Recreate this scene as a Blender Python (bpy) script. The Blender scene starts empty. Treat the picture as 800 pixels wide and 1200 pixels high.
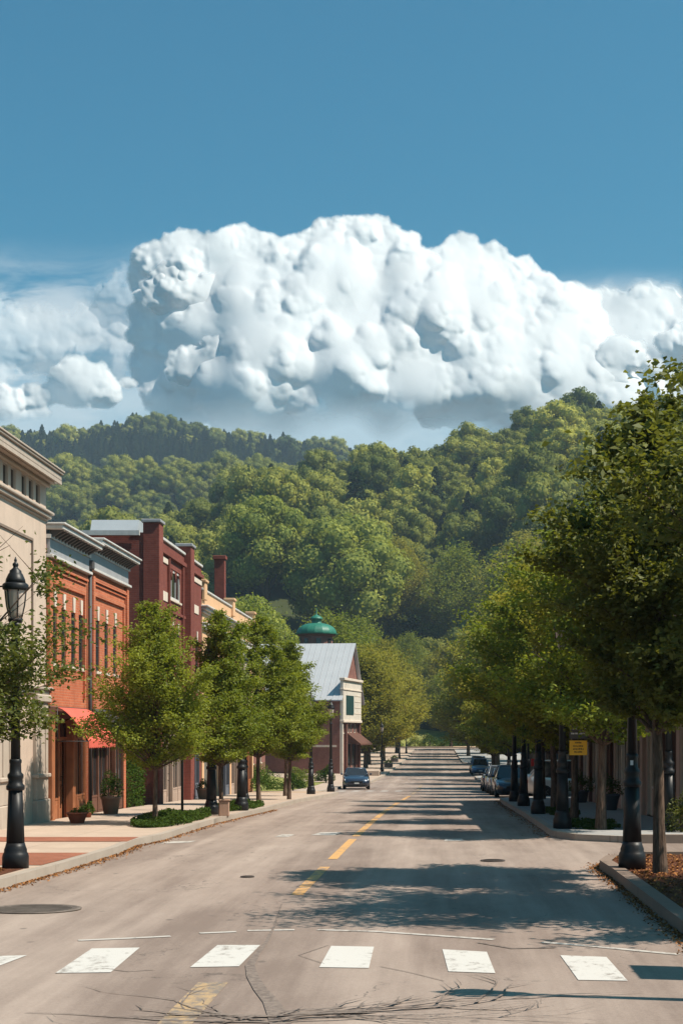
import bpy, math, random
import numpy as np
from mathutils import Vector, Matrix
R = math.radians
sc = bpy.context.scene
col = sc.collection

# ------------------------------------------------------------------ camera
cam_d = bpy.data.cameras.new("camera")
cam = bpy.data.objects.new("camera", cam_d); col.objects.link(cam)
cam.location = (0, 0, 2.25); cam.rotation_euler = (R(90), 0, 0)
cam_d.sensor_width = 36; cam_d.lens = 54
cam_d.shift_x = -110/1200; cam_d.shift_y = 258/1200
cam_d.clip_start = 0.1; cam_d.clip_end = 20000
sc.camera = cam

# ------------------------------------------------------------------ light
SUN_EL, SUN_AZ = 54.0, -11.0      # azimuth measured from +X towards +Y
el, az = R(SUN_EL), R(SUN_AZ)
sdir = Vector((math.cos(el)*math.cos(az), math.cos(el)*math.sin(az), math.sin(el)))
sun_d = bpy.data.lights.new("sun", 'SUN'); sun_d.energy = 5.0; sun_d.angle = R(0.5); sun_d.color = (1.0, 0.90, 0.77)
sun = bpy.data.objects.new("sun", sun_d); col.objects.link(sun)
sun.rotation_euler = sdir.to_track_quat('Z', 'Y').to_euler()
sc.view_settings.view_transform = 'Standard'; sc.view_settings.look = 'None'
sc.view_settings.exposure = 0.6; sc.view_settings.gamma = 1.0; sc.view_settings.use_curve_mapping = False
sc.render.engine = 'CYCLES'
sc.cycles.max_bounces = 6; sc.cycles.diffuse_bounces = 2; sc.cycles.glossy_bounces = 2
sc.cycles.transmission_bounces = 4; sc.cycles.transparent_max_bounces = 6; sc.cycles.volume_bounces = 0
sc.cycles.use_denoising = True

# ------------------------------------------------------------------ node helpers
class N:
    """wraps a socket so formulas can be written plainly"""
    def __init__(s, nt, sock): s.nt = nt; s.k = sock
    def _m(s, op, *a, clamp=False):
        n = s.nt.nodes.new('ShaderNodeMath'); n.operation = op; n.use_clamp = clamp
        for i, v in enumerate((s,)+a):
            if isinstance(v, N): s.nt.links.new(v.k, n.inputs[i])
            else: n.inputs[i].default_value = v
        return N(s.nt, n.outputs[0])
    def __add__(s, o): return s._m('ADD', o)
    __radd__ = __add__
    def __sub__(s, o): return s._m('SUBTRACT', o)
    def __rsub__(s, o): return (s*-1.0)+o
    def __mul__(s, o): return s._m('MULTIPLY', o)
    __rmul__ = __mul__
    def __truediv__(s, o): return s._m('DIVIDE', o)
    def max(s, o): return s._m('MAXIMUM', o)
    def min(s, o): return s._m('MINIMUM', o)
    def smax(s, o, d): return s._m('SMOOTH_MAX', o, d)
    def pow(s, o): return s._m('POWER', o)
    def sqrt(s): return s._m('SQRT')
    def abs(s): return s._m('ABSOLUTE')
    def clamp(s): return s._m('ADD', 0.0, clamp=True)
    def ss(s, a, b, t0=0.0, t1=1.0):
        n = s.nt.nodes.new('ShaderNodeMapRange'); n.interpolation_type = 'SMOOTHSTEP'
        s.nt.links.new(s.k, n.inputs[0])
        for i, v in enumerate((a, b, t0, t1)): n.inputs[1+i].default_value = v
        return N(s.nt, n.outputs[0])
def vec(nt, x, y, z=0.0):
    n = nt.nodes.new('ShaderNodeCombineXYZ')
    for i, v in enumerate((x, y, z)):
        if isinstance(v, N): nt.links.new(v.k, n.inputs[i])
        else: n.inputs[i].default_value = v
    return n.outputs[0]
def noise(nt, v, scale, detail=4, rough=0.5, dist=0.0):
    n = nt.nodes.new('ShaderNodeTexNoise'); n.inputs['Scale'].default_value = scale
    n.inputs['Detail'].default_value = detail; n.inputs['Roughness'].default_value = rough
    n.inputs['Distortion'].default_value = dist
    if v is not None: nt.links.new(v, n.inputs['Vector'])
    return N(nt, n.outputs[0])
def voro(nt, v, scale, detail=0, rough=0.5, feature='SMOOTH_F1', smooth=0.3, dims='2D'):
    n = nt.nodes.new('ShaderNodeTexVoronoi'); n.voronoi_dimensions = dims; n.feature = feature
    n.inputs['Scale'].default_value = scale
    if 'Detail' in n.inputs: n.inputs['Detail'].default_value = detail
    if 'Roughness' in n.inputs: n.inputs['Roughness'].default_value = rough
    if feature == 'SMOOTH_F1': n.inputs['Smoothness'].default_value = smooth
    if v is not None: nt.links.new(v, n.inputs['Vector'])
    return N(nt, n.outputs['Distance'])
def mixc(nt, f, a, b):
    n = nt.nodes.new('ShaderNodeMix'); n.data_type = 'RGBA'
    for i, v in ((0, f), (6, a), (7, b)):
        if isinstance(v, N): nt.links.new(v.k, n.inputs[i])
        elif isinstance(v, bpy.types.NodeSocket): nt.links.new(v, n.inputs[i])
        elif isinstance(v, tuple): n.inputs[i].default_value = (*v[:3], 1)
        else: n.inputs[i].default_value = v
    return n.outputs[2]

# ------------------------------------------------------------------ sky and clouds (world)
def make_world():
    w = bpy.data.worlds.new("World"); sc.world = w; w.use_nodes = True
    nt = w.node_tree; nt.nodes.clear()
    out = nt.nodes.new('ShaderNodeOutputWorld'); bg = nt.nodes.new('ShaderNodeBackground')
    nt.links.new(bg.outputs[0], out.inputs[0]); bg.inputs[1].default_value = 0.066
    sky = nt.nodes.new('ShaderNodeTexSky'); sky.sky_type = 'NISHITA'; sky.sun_disc = False
    sky.sun_elevation = el; sky.sun_rotation = R(90) - az; sky.air_density = 1.0; sky.dust_density = 1.6; sky.ozone_density = 2.0
    tint = nt.nodes.new('ShaderNodeMix'); tint.data_type = 'RGBA'; tint.blend_type = 'MULTIPLY'; tint.inputs[0].default_value = 1
    nt.links.new(sky.outputs[0], tint.inputs[6]); tint.inputs[7].default_value = SKY_TINT
    tc = nt.nodes.new('ShaderNodeTexCoord'); sep = nt.nodes.new('ShaderNodeSeparateXYZ')
    nt.links.new(tc.outputs['Generated'], sep.inputs[0])
    X, Y, Z = (N(nt, sep.outputs[i]) for i in range(3))
    Ys = Y.max(0.05)
    U = X/Ys*18.0 + 5.1
    W = Z/Ys*18.0
    front = Y.ss(0.25, 0.6)
    skyc = tint.outputs[2]
    S = 1.0/0.10
    c = mixc(nt, W.ss(6.5, 0.0)*0.40*front, skyc, (0.34*S, 0.56*S, 0.70*S))
    wn = noise(nt, vec(nt, U*0.55+W*0.5, W*1.5-U*0.25), 1.1, 5, 0.62, 0.6)
    wispm = wn.ss(0.34, 0.66)*(U.ss(3.4, 0.6)*W.ss(5.9, 4.9)*W.ss(2.6, 3.8)*0.8 + U.ss(5.4, 7.0)*W.ss(5.5, 5.0)*W.ss(3.0, 4.2)*0.7)
    c = mixc(nt, wispm*front, c, (0.72*S, 0.81*S, 0.85*S))
    low = W.ss(4.7, 3.5)*noise(nt, vec(nt, U*0.6, W), 1.3, 5, 0.55).ss(0.2, 0.55)*0.85
    c = mixc(nt, low*front, c, (0.58*S, 0.73*S, 0.80*S))
    nt.links.new(c, bg.inputs[0])
SKY_TINT = (0.24, 1.00, 1.08, 1)
make_world()
# ------------------------------------------------------------------ materials
MATS = {}
def mat(name, build):
    if name not in MATS:
        m = bpy.data.materials.new(name); m.use_nodes = True
        nt = m.node_tree; nt.nodes.clear()
        out = nt.nodes.new('ShaderNodeOutputMaterial')
        build(nt, out)
        MATS[name] = m
    return MATS[name]
def princ(nt, out, color, rough=0.7, spec=0.3, metal=0.0, bump=None, bstr=0.3, bdist=0.02, trans=0.0):
    p = nt.nodes.new('ShaderNodeBsdfPrincipled')
    if isinstance(color, tuple): p.inputs['Base Color'].default_value = (*color[:3], 1)
    else: nt.links.new(color, p.inputs['Base Color'])
    if isinstance(rough, N): nt.links.new(rough.k, p.inputs['Roughness'])
    else: p.inputs['Roughness'].default_value = rough
    p.inputs['Specular IOR Level'].default_value = spec; p.inputs['Metallic'].default_value = metal
    if bump is not None:
        b = nt.nodes.new('ShaderNodeBump'); b.inputs['Strength'].default_value = bstr; b.inputs['Distance'].default_value = bdist
        nt.links.new(bump.k, b.inputs['Height']); nt.links.new(b.outputs[0], p.inputs['Normal'])
    nt.links.new(p.outputs[0], out.inputs[0])
    return p
def objco(nt):
    tc = nt.nodes.new('ShaderNodeTexCoord'); sep = nt.nodes.new('ShaderNodeSeparateXYZ')
    nt.links.new(tc.outputs['Object'], sep.inputs[0])
    return tc.outputs['Object'], N(nt, sep.outputs[0]), N(nt, sep.outputs[1]), N(nt, sep.outputs[2])

# ------------------------------------------------------------------ object helpers
def tag(o, label=None, cat=None, group=None, kind=None):
    if label: o['label'] = label
    if cat: o['category'] = cat
    if group: o['group'] = group
    if kind: o['kind'] = kind
    return o
def np_mesh(name, co, faces=None, loops=None, starts=None, totals=None, smooth=False, mats=()):
    me = bpy.data.meshes.new(name)
    co = np.ascontiguousarray(co, dtype=np.float32)
    if faces is not None:
        faces = np.asarray(faces, dtype=np.int32); k = faces.shape[1]
        loops = faces.ravel(); starts = np.arange(len(faces), dtype=np.int32)*k; totals = np.full(len(faces), k, dtype=np.int32)
    me.vertices.add(len(co)); me.vertices.foreach_set('co', co.ravel())
    me.loops.add(len(loops)); me.loops.foreach_set('vertex_index', np.asarray(loops, dtype=np.int32))
    me.polygons.add(len(starts)); me.polygons.foreach_set('loop_start', starts); me.polygons.foreach_set('loop_total', totals)
    if smooth: me.polygons.foreach_set('use_smooth', np.ones(len(starts), dtype=bool))
    for m in mats: me.materials.append(m)
    me.update(calc_edges=True)
    return me
def link(name, me, parent=None, loc=None, rotz=None):
    o = bpy.data.objects.new(name, me); col.objects.link(o)
    if parent is not None: o.parent = parent
    if loc is not None: o.location = loc
    if rotz is not None: o.rotation_euler = (0, 0, rotz)
    return o

# ------------------------------------------------------------------ cumulus clouds (relief geometry several kilometres away)
def m_cloud(nt, out):
    d = nt.nodes.new('ShaderNodeBsdfDiffuse'); d.inputs[0].default_value = (0.77, 0.775, 0.79, 1)
    tl = nt.nodes.new('ShaderNodeBsdfTranslucent'); tl.inputs[0].default_value = (0.80, 0.83, 0.88, 1)
    mx = nt.nodes.new('ShaderNodeMixShader'); mx.inputs[0].default_value = 0.30
    nt.links.new(d.outputs[0], mx.inputs[1]); nt.links.new(tl.outputs[0], mx.inputs[2])
    tr = nt.nodes.new('ShaderNodeBsdfTransparent'); m2 = nt.nodes.new('ShaderNodeMixShader')
    at = nt.nodes.new('ShaderNodeAttribute'); at.attribute_name = 'cover'
    nt.links.new(at.outputs['Fac'], m2.inputs[0]); nt.links.new(tr.outputs[0], m2.inputs[1]); nt.links.new(mx.outputs[0], m2.inputs[2])
    nt.links.new(m2.outputs[0], out.inputs[0])
def blur(a, s):
    k = int(max(1, round(s*2.5))); x = np.arange(-k, k+1); g = np.exp(-x*x/(2*s*s)); g /= g.sum()
    a = np.apply_along_axis(lambda r: np.convolve(np.pad(r, k, mode='edge'), g, 'valid'), 0, a)
    return np.apply_along_axis(lambda r: np.convolve(np.pad(r, k, mode='edge'), g, 'valid'), 1, a)
def vnoise(rng, shape, cell):
    ny, nx = shape; gy, gx = int(ny/cell)+3, int(nx/cell)+3
    g = rng.random((gy, gx)); y = np.arange(ny)/cell; x = np.arange(nx)/cell
    yi = y.astype(int); xi = x.astype(int); fy = y-yi; fx = x-xi
    fy = fy*fy*(3-2*fy); fx = fx*fx*(3-2*fx); fy = fy[:, None]; fx = fx[None, :]
    a = g[yi][:, xi]; b = g[yi][:, xi+1]; c = g[yi+1][:, xi]; d = g[yi+1][:, xi+1]
    return (a*(1-fx)+b*fx)*(1-fy)+(c*(1-fx)+d*fx)*fy
def make_cloud(seed, ells, dist, x0, x1, y0, y1, fade_y, step=1.0, levels=3, edge=1.0, wisp=0.0, tilt=0.50, soft=1.0, under=0.0, rough_y=(360, 560)):
    """ells: lobes given in image-sized units (100 units = 100/1800 radians of arc); x right, y down from the horizon line"""
    rng = np.random.default_rng(seed)
    sph = []
    for (cx, cy, rx, ry) in ells:
        n = max(1, int(round(max(rx, ry)/min(rx, ry)*1.5)))
        r = min(rx, ry)
        for i in range(n):
            t = 0 if n == 1 else (i/(n-1)-0.5)*2
            sph.append((cx+t*(rx-r), cy+t*(0 if rx > ry else (ry-r)), 0.0, r))
    allsp = list(sph); cur = sph
    for lv in range(levels):
        nxt = []
        for (cx, cy, cz, r) in cur:
            k = (22, 13, 9, 7)[lv]
            for _ in range(k):
                v = rng.normal(size=3); v /= np.linalg.norm(v)
                v[2] = abs(v[2]); 
                if v[1] > 0.45: continue
                rr = r*rng.uniform(0.26, 0.50)
                if rr < 1.3: continue
                q = r*rng.uniform(0.78, 0.95)
                nxt.append((cx+v[0]*q, cy+v[1]*q, cz+v[2]*q*0.9, rr))
        allsp += nxt; cur = nxt
    nx = int((x1-x0)/step)+1; ny = int((y1-y0)/step)+1
    H = np.full((ny, nx), -1e3)
    for (cx, cy, cz, r) in allsp:
        i0 = max(0, int((cx-r-x0)/step)); i1 = min(nx, int((cx+r-x0)/step)+2)
        j0 = max(0, int((cy-r-y0)/step)); j1 = min(ny, int((cy+r-y0)/step)+2)
        if i0 >= i1 or j0 >= j1: continue
        xs = x0+np.arange(i0, i1)*step-cx; ys = y0+np.arange(j0, j1)*step-cy
        d2 = r*r-(xs[None, :]**2+ys[:, None]**2)
        h = np.where(d2 > 0, cz+np.sqrt(np.maximum(d2, 0)), -1e3)
        H[j0:j1, i0:i1] = np.maximum(H[j0:j1, i0:i1], h)
    inside = H > -500
    base = np.where(inside, H, 0.0)
    # fine turbulent relief
    det = (vnoise(rng, H.shape, 9/step)-.5)*2.0+(vnoise(rng, H.shape, 4.5/step)-.5)*1.1+(vnoise(rng, H.shape, 2.2/step)-.5)*0.4
    cov = blur(inside.astype(float), edge/step)
    if wisp:
        ns = (vnoise(rng, H.shape, 26/step)*.5+vnoise(rng, H.shape, 11/step)*.3+vnoise(rng, H.shape, 5/step)*.2)
        cov = blur(inside.astype(float), wisp/step)
        cov = np.clip((cov+(ns-.5)*1.1-0.32)*2.4, 0, 1)*np.clip(cov*1.6, 0, 1)*(0.5 if wisp > 12 else 1.0)
    else:
        en = vnoise(rng, H.shape, 12/step)*.5+vnoise(rng, H.shape, 5/step)*.3+vnoise(rng, H.shape, 2.5/step)*.2; cw = blur(inside.astype(float), 5/step); cov = np.clip((np.minimum(cov, .4+cw*.75)-0.26-1.1*(en-.30)*soft*np.clip((1-cw)*2.0, 0, 1))/0.60, 0, 1)
    wsum = blur(inside.astype(float), 1.6/step)+1e-4
    Hs = blur(base, 1.6/step)/wsum
    wb = blur(inside.astype(float), 13/step)+1e-4; HL = blur(base, 13/step)/wb; w3 = blur(inside.astype(float), 4.5/step)+1e-4; HM = blur(base, 4.5/step)/w3; yv = ((y0+np.arange(ny)*step)[:, None]-rough_y[0])/(rough_y[1]-rough_y[0]); ca = (1-np.clip(yv, 0, 1)*.75)*(0.18+1.15*np.clip((vnoise(rng, H.shape, 58/step)*.65+vnoise(rng, H.shape, 24/step)*.35-.30)/.36, 0, 1)); ca = np.maximum(ca, np.clip(1.25-HL/16.0, 0, 1)); Hs = HL*1.3+((HM-HL)*0.95+(Hs-HM)*0.72)*ca; det = det*.30*ca
    if wisp:
        w2 = blur(inside.astype(float), 9/step)+1e-4; Hs = 0.5*Hs*(wsum > .5)+blur(base, 9/step)/w2*np.where(wsum > .5, .5, 1.0)
    Hs = Hs+det*(0.5 if wisp else 1.0)
    yy = y0+np.arange(ny)*step; xx = x0+np.arange(nx)*step
    f = np.clip((fade_y[1]-yy)/(fade_y[1]-fade_y[0]), 0, 1); f = f*f*(3-2*f)
    nf = vnoise(rng, H.shape, 40/step)
    cov = cov*np.clip(f[:, None]*1.6-(1-f[:, None])*nf, 0, 1)
    if under:
        gy_ = np.gradient(HL, axis=0)/step; gx_ = np.gradient(HL, axis=1)/step
        un = np.clip(1.0+(gy_*1.0-gx_*0.25)*under+.12*under, 0, 1); cov = cov*blur(un, 3/step)
    D = dist-Hs*dist/1800.0*0.88+(520-yy[:, None])*dist/1800.0*tilt
    XX = (xx[None, :]-510)/1800.0; ZZ = (858-yy[:, None])/1800.0
    co = np.stack([XX*D, D, ZZ*D+2.25], -1).reshape(-1, 3)
    idx = np.arange(ny*nx).reshape(ny, nx)
    keep = (cov > 0.004); kf = keep[:-1, :-1] | keep[1:, :-1] | keep[:-1, 1:] | keep[1:, 1:]
    q = np.stack([idx[:-1, :-1], idx[1:, :-1], idx[1:, 1:], idx[:-1, 1:]], -1)[kf]
    used = np.unique(q); rem = np.full(ny*nx, -1); rem[used] = np.arange(len(used))
    me = np_mesh('cloud', co[used], rem[q], smooth=True, mats=(mat('cloud vapour', m_cloud),))
    a = me.attributes.new('cover', 'FLOAT', 'POINT'); a.data.foreach_set('value', cov.ravel()[used].astype(np.float32))
    o = link('cloud', me); tag(o, kind='structure')
    return o
back = [(210,388,48,46),(245,445,75,55),(195,430,45,30),(212,335,56,52),(262,318,44,46),(300,322,42,42),(335,345,46,52),(393,306,40,42),(430,296,36,38),(466,306,27,38),(415,350,70,50),(528,345,52,58),(572,338,38,42),(600,352,38,44),
        (640,395,60,60),(420,430,200,110),(290,410,95,62),(560,440,120,100),(360,380,80,80),(660,470,90,80)]
hazy = [(700,415,70,62),(770,420,90,66),(850,415,80,66),(940,420,90,70),(740,480,150,60)]
make_cloud(3, back, 6400, 90, 790, 215, 560, (400, 572), edge=2.6)
veil = [(110,392,85,26),(50,372,60,16),(175,350,50,40),(150,420,90,30),(20,410,70,30),(-40,400,70,40),(-60,440,70,40)]
make_cloud(17, veil, 6700, -160, 260, 290, 560, (440, 540), edge=1.5, wisp=16)
make_cloud(8, hazy, 6600, 430, 1060, 325, 560, (480, 556), edge=1.5, wisp=11)
mid = [(205,345,34,30),(238,352,34,26),(400,372,40,20),(448,335,44,30),(560,385,44,30),(505,318,20,16),(330,372,30,24),(600,400,30,22)]
make_cloud(5, mid, 6270, 140, 680, 280, 470, (385, 440), edge=2.0, under=1.9, rough_y=(900, 1000))
fr = [(262,432,44,34),(312,436,48,36),(225,432,26,22),(345,458,26,28),(437,420,36,34),(462,446,34,26),(500,392,28,26),(532,388,32,30),(545,470,42,26),(520,482,36,22),
      (640,482,50,22),(728,418,30,20),(800,405,30,22),(700,445,34,20),(600,470,34,18)]
make_cloud(21, fr, 6150, 150, 860, 330, 556, (465, 548), edge=2.0, under=1.9, rough_y=(900, 1000))
left = [(95,452,34,28),(120,462,22,20),(58,462,30,14),(30,470,28,12),(-20,480,50,24),(20,488,40,10)]
make_cloud(13, left, 6190, -120, 165, 400, 530, (462, 510), edge=2.4, under=1.3, rough_y=(900, 1000))
small = [(150,450,12,7),(382,422,9,7)]
make_cloud(33, small, 6200, 120, 400, 425, 475, (452, 466), edge=2.0)
# ------------------------------------------------------------------ mesh builder
class MB:
    def __init__(s): s.v = []; s.f = []; s.m = []; s.sm = []
    def add(s, vs, fs, m=0, sm=False):
        b = len(s.v); s.v += [tuple(v) for v in vs]
        for f in fs: s.f.append(tuple(b+i for i in f)); s.m.append(m); s.sm.append(sm)
        return s
    def quad(s, a, b, c, d, m=0): return s.add((a, b, c, d), ((0, 1, 2, 3),), m)
    def box(s, x0, x1, y0, y1, z0, z1, m=0, bev=0.0):
        if x1 < x0: x0, x1 = x1, x0
        if y1 < y0: y0, y1 = y1, y0
        if z1 < z0: z0, z1 = z1, z0
        if bev <= 0:
            v = [(x, y, z) for z in (z0, z1) for y in (y0, y1) for x in (x0, x1)]
            return s.add(v, ((0, 2, 3, 1), (4, 5, 7, 6), (0, 1, 5, 4), (2, 6, 7, 3), (0, 4, 6, 2), (1, 3, 7, 5)), m)
        b = min(bev, (x1-x0)/2.01, (y1-y0)/2.01, (z1-z0)/2.01)
        def ring(z, e): return [(x0+e, y0+b, z), (x0+b, y0+e, z), (x1-b, y0+e, z), (x1-e, y0+b, z), (x1-e, y1-b, z), (x1-b, y1-e, z), (x0+b, y1-e, z), (x0+e, y1-b, z)]
        rs = ring(z0, b)+ring(z0+b, 0)+ring(z1-b, 0)+ring(z1, b); fs = [tuple(range(7, -1, -1)), tuple(range(24, 32))]
        for k in range(3):
            for i in range(8): j = (i+1) % 8; fs.append((k*8+i, k*8+j, k*8+8+j, k*8+8+i))
        return s.add(rs, fs, m)
    def prism(s, pts, axis, a, b, m=0):
        """polygon pts (2-D) extruded along axis from a to b; axis x: pts=(y,z), y: pts=(x,z), z: pts=(x,y)"""
        def P(p, t): return (t, p[0], p[1]) if axis == 'x' else ((p[0], t, p[1]) if axis == 'y' else (p[0], p[1], t))
        n = len(pts); v = [P(p, a) for p in pts]+[P(p, b) for p in pts]
        fs = [tuple(range(n)), tuple(range(2*n-1, n-1, -1))]+[(i, n+i, n+(i+1) % n, (i+1) % n) for i in range(n)]
        return s.add(v, fs, m)
    def lathe(s, prof, n=16, c=(0, 0, 0), m=0, sm=True, a0=0.0, flute=0.0):
        vs = []; fs = []
        for (r, z) in prof:
            for i in range(n):
                a = a0+2*math.pi*i/n; q = r*(1-flute*(i % 2))
                vs.append((c[0]+q*math.cos(a), c[1]+q*math.sin(a), c[2]+z))
        for k in range(len(prof)-1):
            for i in range(n): j = (i+1) % n; fs.append((k*n+i, k*n+j, k*n+n+j, k*n+n+i))
        fs.append(tuple(range(n-1, -1, -1))); fs.append(tuple((len(prof)-1)*n+i for i in range(n)))
        return s.add(vs, fs, m, sm)
    def tube(s, pts, rad, n=6, m=0, sm=True):
        pts = [Vector(p) for p in pts]; rads = rad if isinstance(rad, (list, tuple)) else [rad]*len(pts)
        vs = []; fs = []
        for k, p in enumerate(pts):
            d = (pts[min(k+1, len(pts)-1)]-pts[max(k-1, 0)]).normalized()
            u = d.cross(Vector((0.13, 0.21, 1)) if abs(d.z) < 0.95 else Vector((1, 0.1, 0))).normalized(); w = d.cross(u)
            for i in range(n):
                a = 2*math.pi*i/n; vs.append(p+(u*math.cos(a)+w*math.sin(a))*rads[k])
        for k in range(len(pts)-1):
            for i in range(n): j = (i+1) % n; fs.append((k*n+i, k*n+j, k*n+n+j, k*n+n+i))
        fs.append(tuple(range(n-1, -1, -1))); fs.append(tuple((len(pts)-1)*n+i for i in range(n)))
        return s.add(vs, fs, m, sm)
    def mesh(s, name, mats):
        me = bpy.data.meshes.new(name); me.from_pydata(s.v, [], s.f)
        for m in (mats if isinstance(mats, (list, tuple)) else (mats,)): me.materials.append(m)
        me.polygons.foreach_set('material_index', s.m); me.polygons.foreach_set('use_smooth', s.sm); me.update()
        return me
    def build(s, name, mats, parent=None, loc=None, rotz=None):
        return link(name, s.mesh(name, mats), parent, loc, rotz)
def empty(name, loc=(0, 0, 0), rz=0.0):
    o = bpy.data.objects.new(name, None); col.objects.link(o); o.location = loc; o.rotation_euler = (0, 0, rz)
    o.empty_display_size = 0.3
    return o
def copy_tree(o, parent=None):
    c = o.copy(); col.objects.link(c); c.parent = parent
    for ch in list(o.children): copy_tree(ch, c)
    return c

# ------------------------------------------------------------------ terrain functions
_ys = [-40, 0, 20, 30, 43, 60, 80, 106, 145, 220, 300, 340, 400]
_zs = [0, 0, 0, -.03, -.2, -.55, -1.05, -1.7, -1.95, -1.85, -1.05, -0.2, 1.0]
def _zraw(y): return float(np.interp(y, _ys, _zs))
_ztab = {}
def _zi(i):
    if i not in _ztab: _ztab[i] = sum(_zraw(i+d) for d in (-8, -5, -2, 0, 2, 5, 8))/7.0
    return _ztab[i]
def zg(y):
    i = math.floor(y); f = y-i
    return _zi(i)*(1-f)+_zi(i+1)*f
def pl(pts):
    xs = [p[0] for p in pts]; ys = [p[1] for p in pts]
    return lambda y: float(np.interp(y, xs, ys))
LK = pl([(-30, -6.6), (20, -6.4), (25, -6.08), (29, -5.98), (31.2, -6.1), (33, -5.85), (40, -5.85), (50, -5.5), (62, -5.55), (78, -5.2), (84, -5.3), (88, -6.6), (111, -6.6), (116, -5.2),
         (145, -4.8), (190, -4.5), (250, -4.2), (292, -4.0), (296, -5.0), (300, -9)])
RK = pl([(31.5, 6.0), (32, 4.2), (33, 3.0), (34.5, 2.6), (60, 2.62), (66, 2.75), (70, 4.7), (122, 4.7), (127, 3.5), (141, 3.6), (145, 5), (198, 5), (204, 3.6), (290, 3.5), (295, 4.6), (300, 9)])
RKN = pl([(-30, 2.75), (24, 2.75), (25.5, 2.72), (26.6, 2.95), (27.2, 3.4)])
LO = lambda y: -10.0 if y < 86 else -17.0
RO = pl([(31, 12), (34.2, 12), (34.4, 5.9), (66, 5.9), (66.2, 9.0), (140, 9.0), (141, 16), (300, 16)])

# ------------------------------------------------------------------ surface materials
def m_asphalt(nt, out):
    v, x, y, z = objco(nt)
    big = noise(nt, vec(nt, x*0.55, y*0.12), 1.0, 4, 0.6); mid_ = noise(nt, vec(nt, x, y*0.35), 1.6, 5, 0.65); fine = noise(nt, v, 22, 3, 0.7)
    tracks = ((x+4.9).abs().ss(0.0, 0.55)*(x+3.3).abs().ss(0.0, 0.55)*(x+0.6).abs().ss(0.0, 0.55)*(x-1.0).abs().ss(0.0, 0.55))
    pat = noise(nt, vec(nt, x*0.30+4.0, y*0.045), 1.0, 2, 0.4).ss(.53, .56); streak = noise(nt, vec(nt, x*2.6, y*0.10), 1.4, 4, .65); agg = noise(nt, v, 60, 2, .8)
    f = (big-0.5)*1.2+(mid_-0.5)*0.9+(fine-0.5)*0.6+(agg-.5)*.6+(streak-.5)*1.0+0.52 - (tracks-0.5)*0.22 - pat*0.24
    crk = nt.nodes.new('ShaderNodeTexVoronoi'); crk.feature = 'DISTANCE_TO_EDGE'; crk.inputs['Scale'].default_value = 0.45
    wv = vec(nt, x+(noise(nt, v, 1.7, 4, .6)-.5)*1.6, y*0.6+(noise(nt, v, 1.3, 4, .6)-.5)*1.6); nt.links.new(wv, crk.inputs['Vector'])
    ck = N(nt, crk.outputs[0]).ss(0.006, 0.0)*noise(nt, v, 0.35, 2, .5).ss(0.48, 0.58)
    spot = voro(nt, vec(nt, x, y*0.6), 1.3, 0, .5, 'F1').ss(0.07, 0.03)*noise(nt, v, 0.9, 2).ss(.5, .6)
    c = mixc(nt, f.clamp(), (0.195, 0.145, 0.120), (0.375, 0.295, 0.247))
    c = mixc(nt, (ck*0.75+spot*0.5).clamp(), c, (0.06, 0.05, 0.045))
    princ(nt, out, c, 0.85, 0.25, bump=fine, bstr=0.25, bdist=0.01)
def m_mark(colr, wear):
    def b(nt, out):
        v, x, y, z = objco(nt)
        n = noise(nt, vec(nt, x, y*0.7), 9, 5, 0.7); n2 = noise(nt, vec(nt, x, y*0.3), 1.5, 3, 0.5)
        n3 = noise(nt, vec(nt, x*1.2, y*0.5), 3.2, 5, 0.75); f = (n*0.5+n2*0.25+n3*0.30).ss(wear-.015, wear+0.13)
        c = mixc(nt, f, colr, (0.20, 0.165, 0.14))
        princ(nt, out, c, 0.7, 0.3)
    return b
def m_concrete(base, joint=1.5, jcol=0.55):
    def b(nt, out):
        v, x, y, z = objco(nt)
        n = noise(nt, v, 0.9, 5, 0.6); fn = noise(nt, v, 18, 3, 0.6)
        gy = (y*(1/joint))._m('FRACT'); gx = (x*(1/joint)+0.07)._m('FRACT')
        j = gy.ss(0.02, 0.0).max(gx.ss(0.02, 0.0))
        dk = tuple(k*0.72 for k in base)
        c = mixc(nt, ((n-0.5)*1.6+(fn-.5)*.5+0.5).clamp(), dk, base)
        c = mixc(nt, j*0.6, c, tuple(k*jcol*0.6 for k in base))
        st = noise(nt, v, 2.6, 5, .7).ss(.62, .75)*.35
        c = mixc(nt, st, c, tuple(k*0.45 for k in base))
        princ(nt, out, c, 0.85, 0.2, bump=fn, bstr=0.2, bdist=0.01)
    return b
def brickmap(nt):
    v, x, y, z = objco(nt)
    return v, vec(nt, x+y, z), x, y, z
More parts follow.
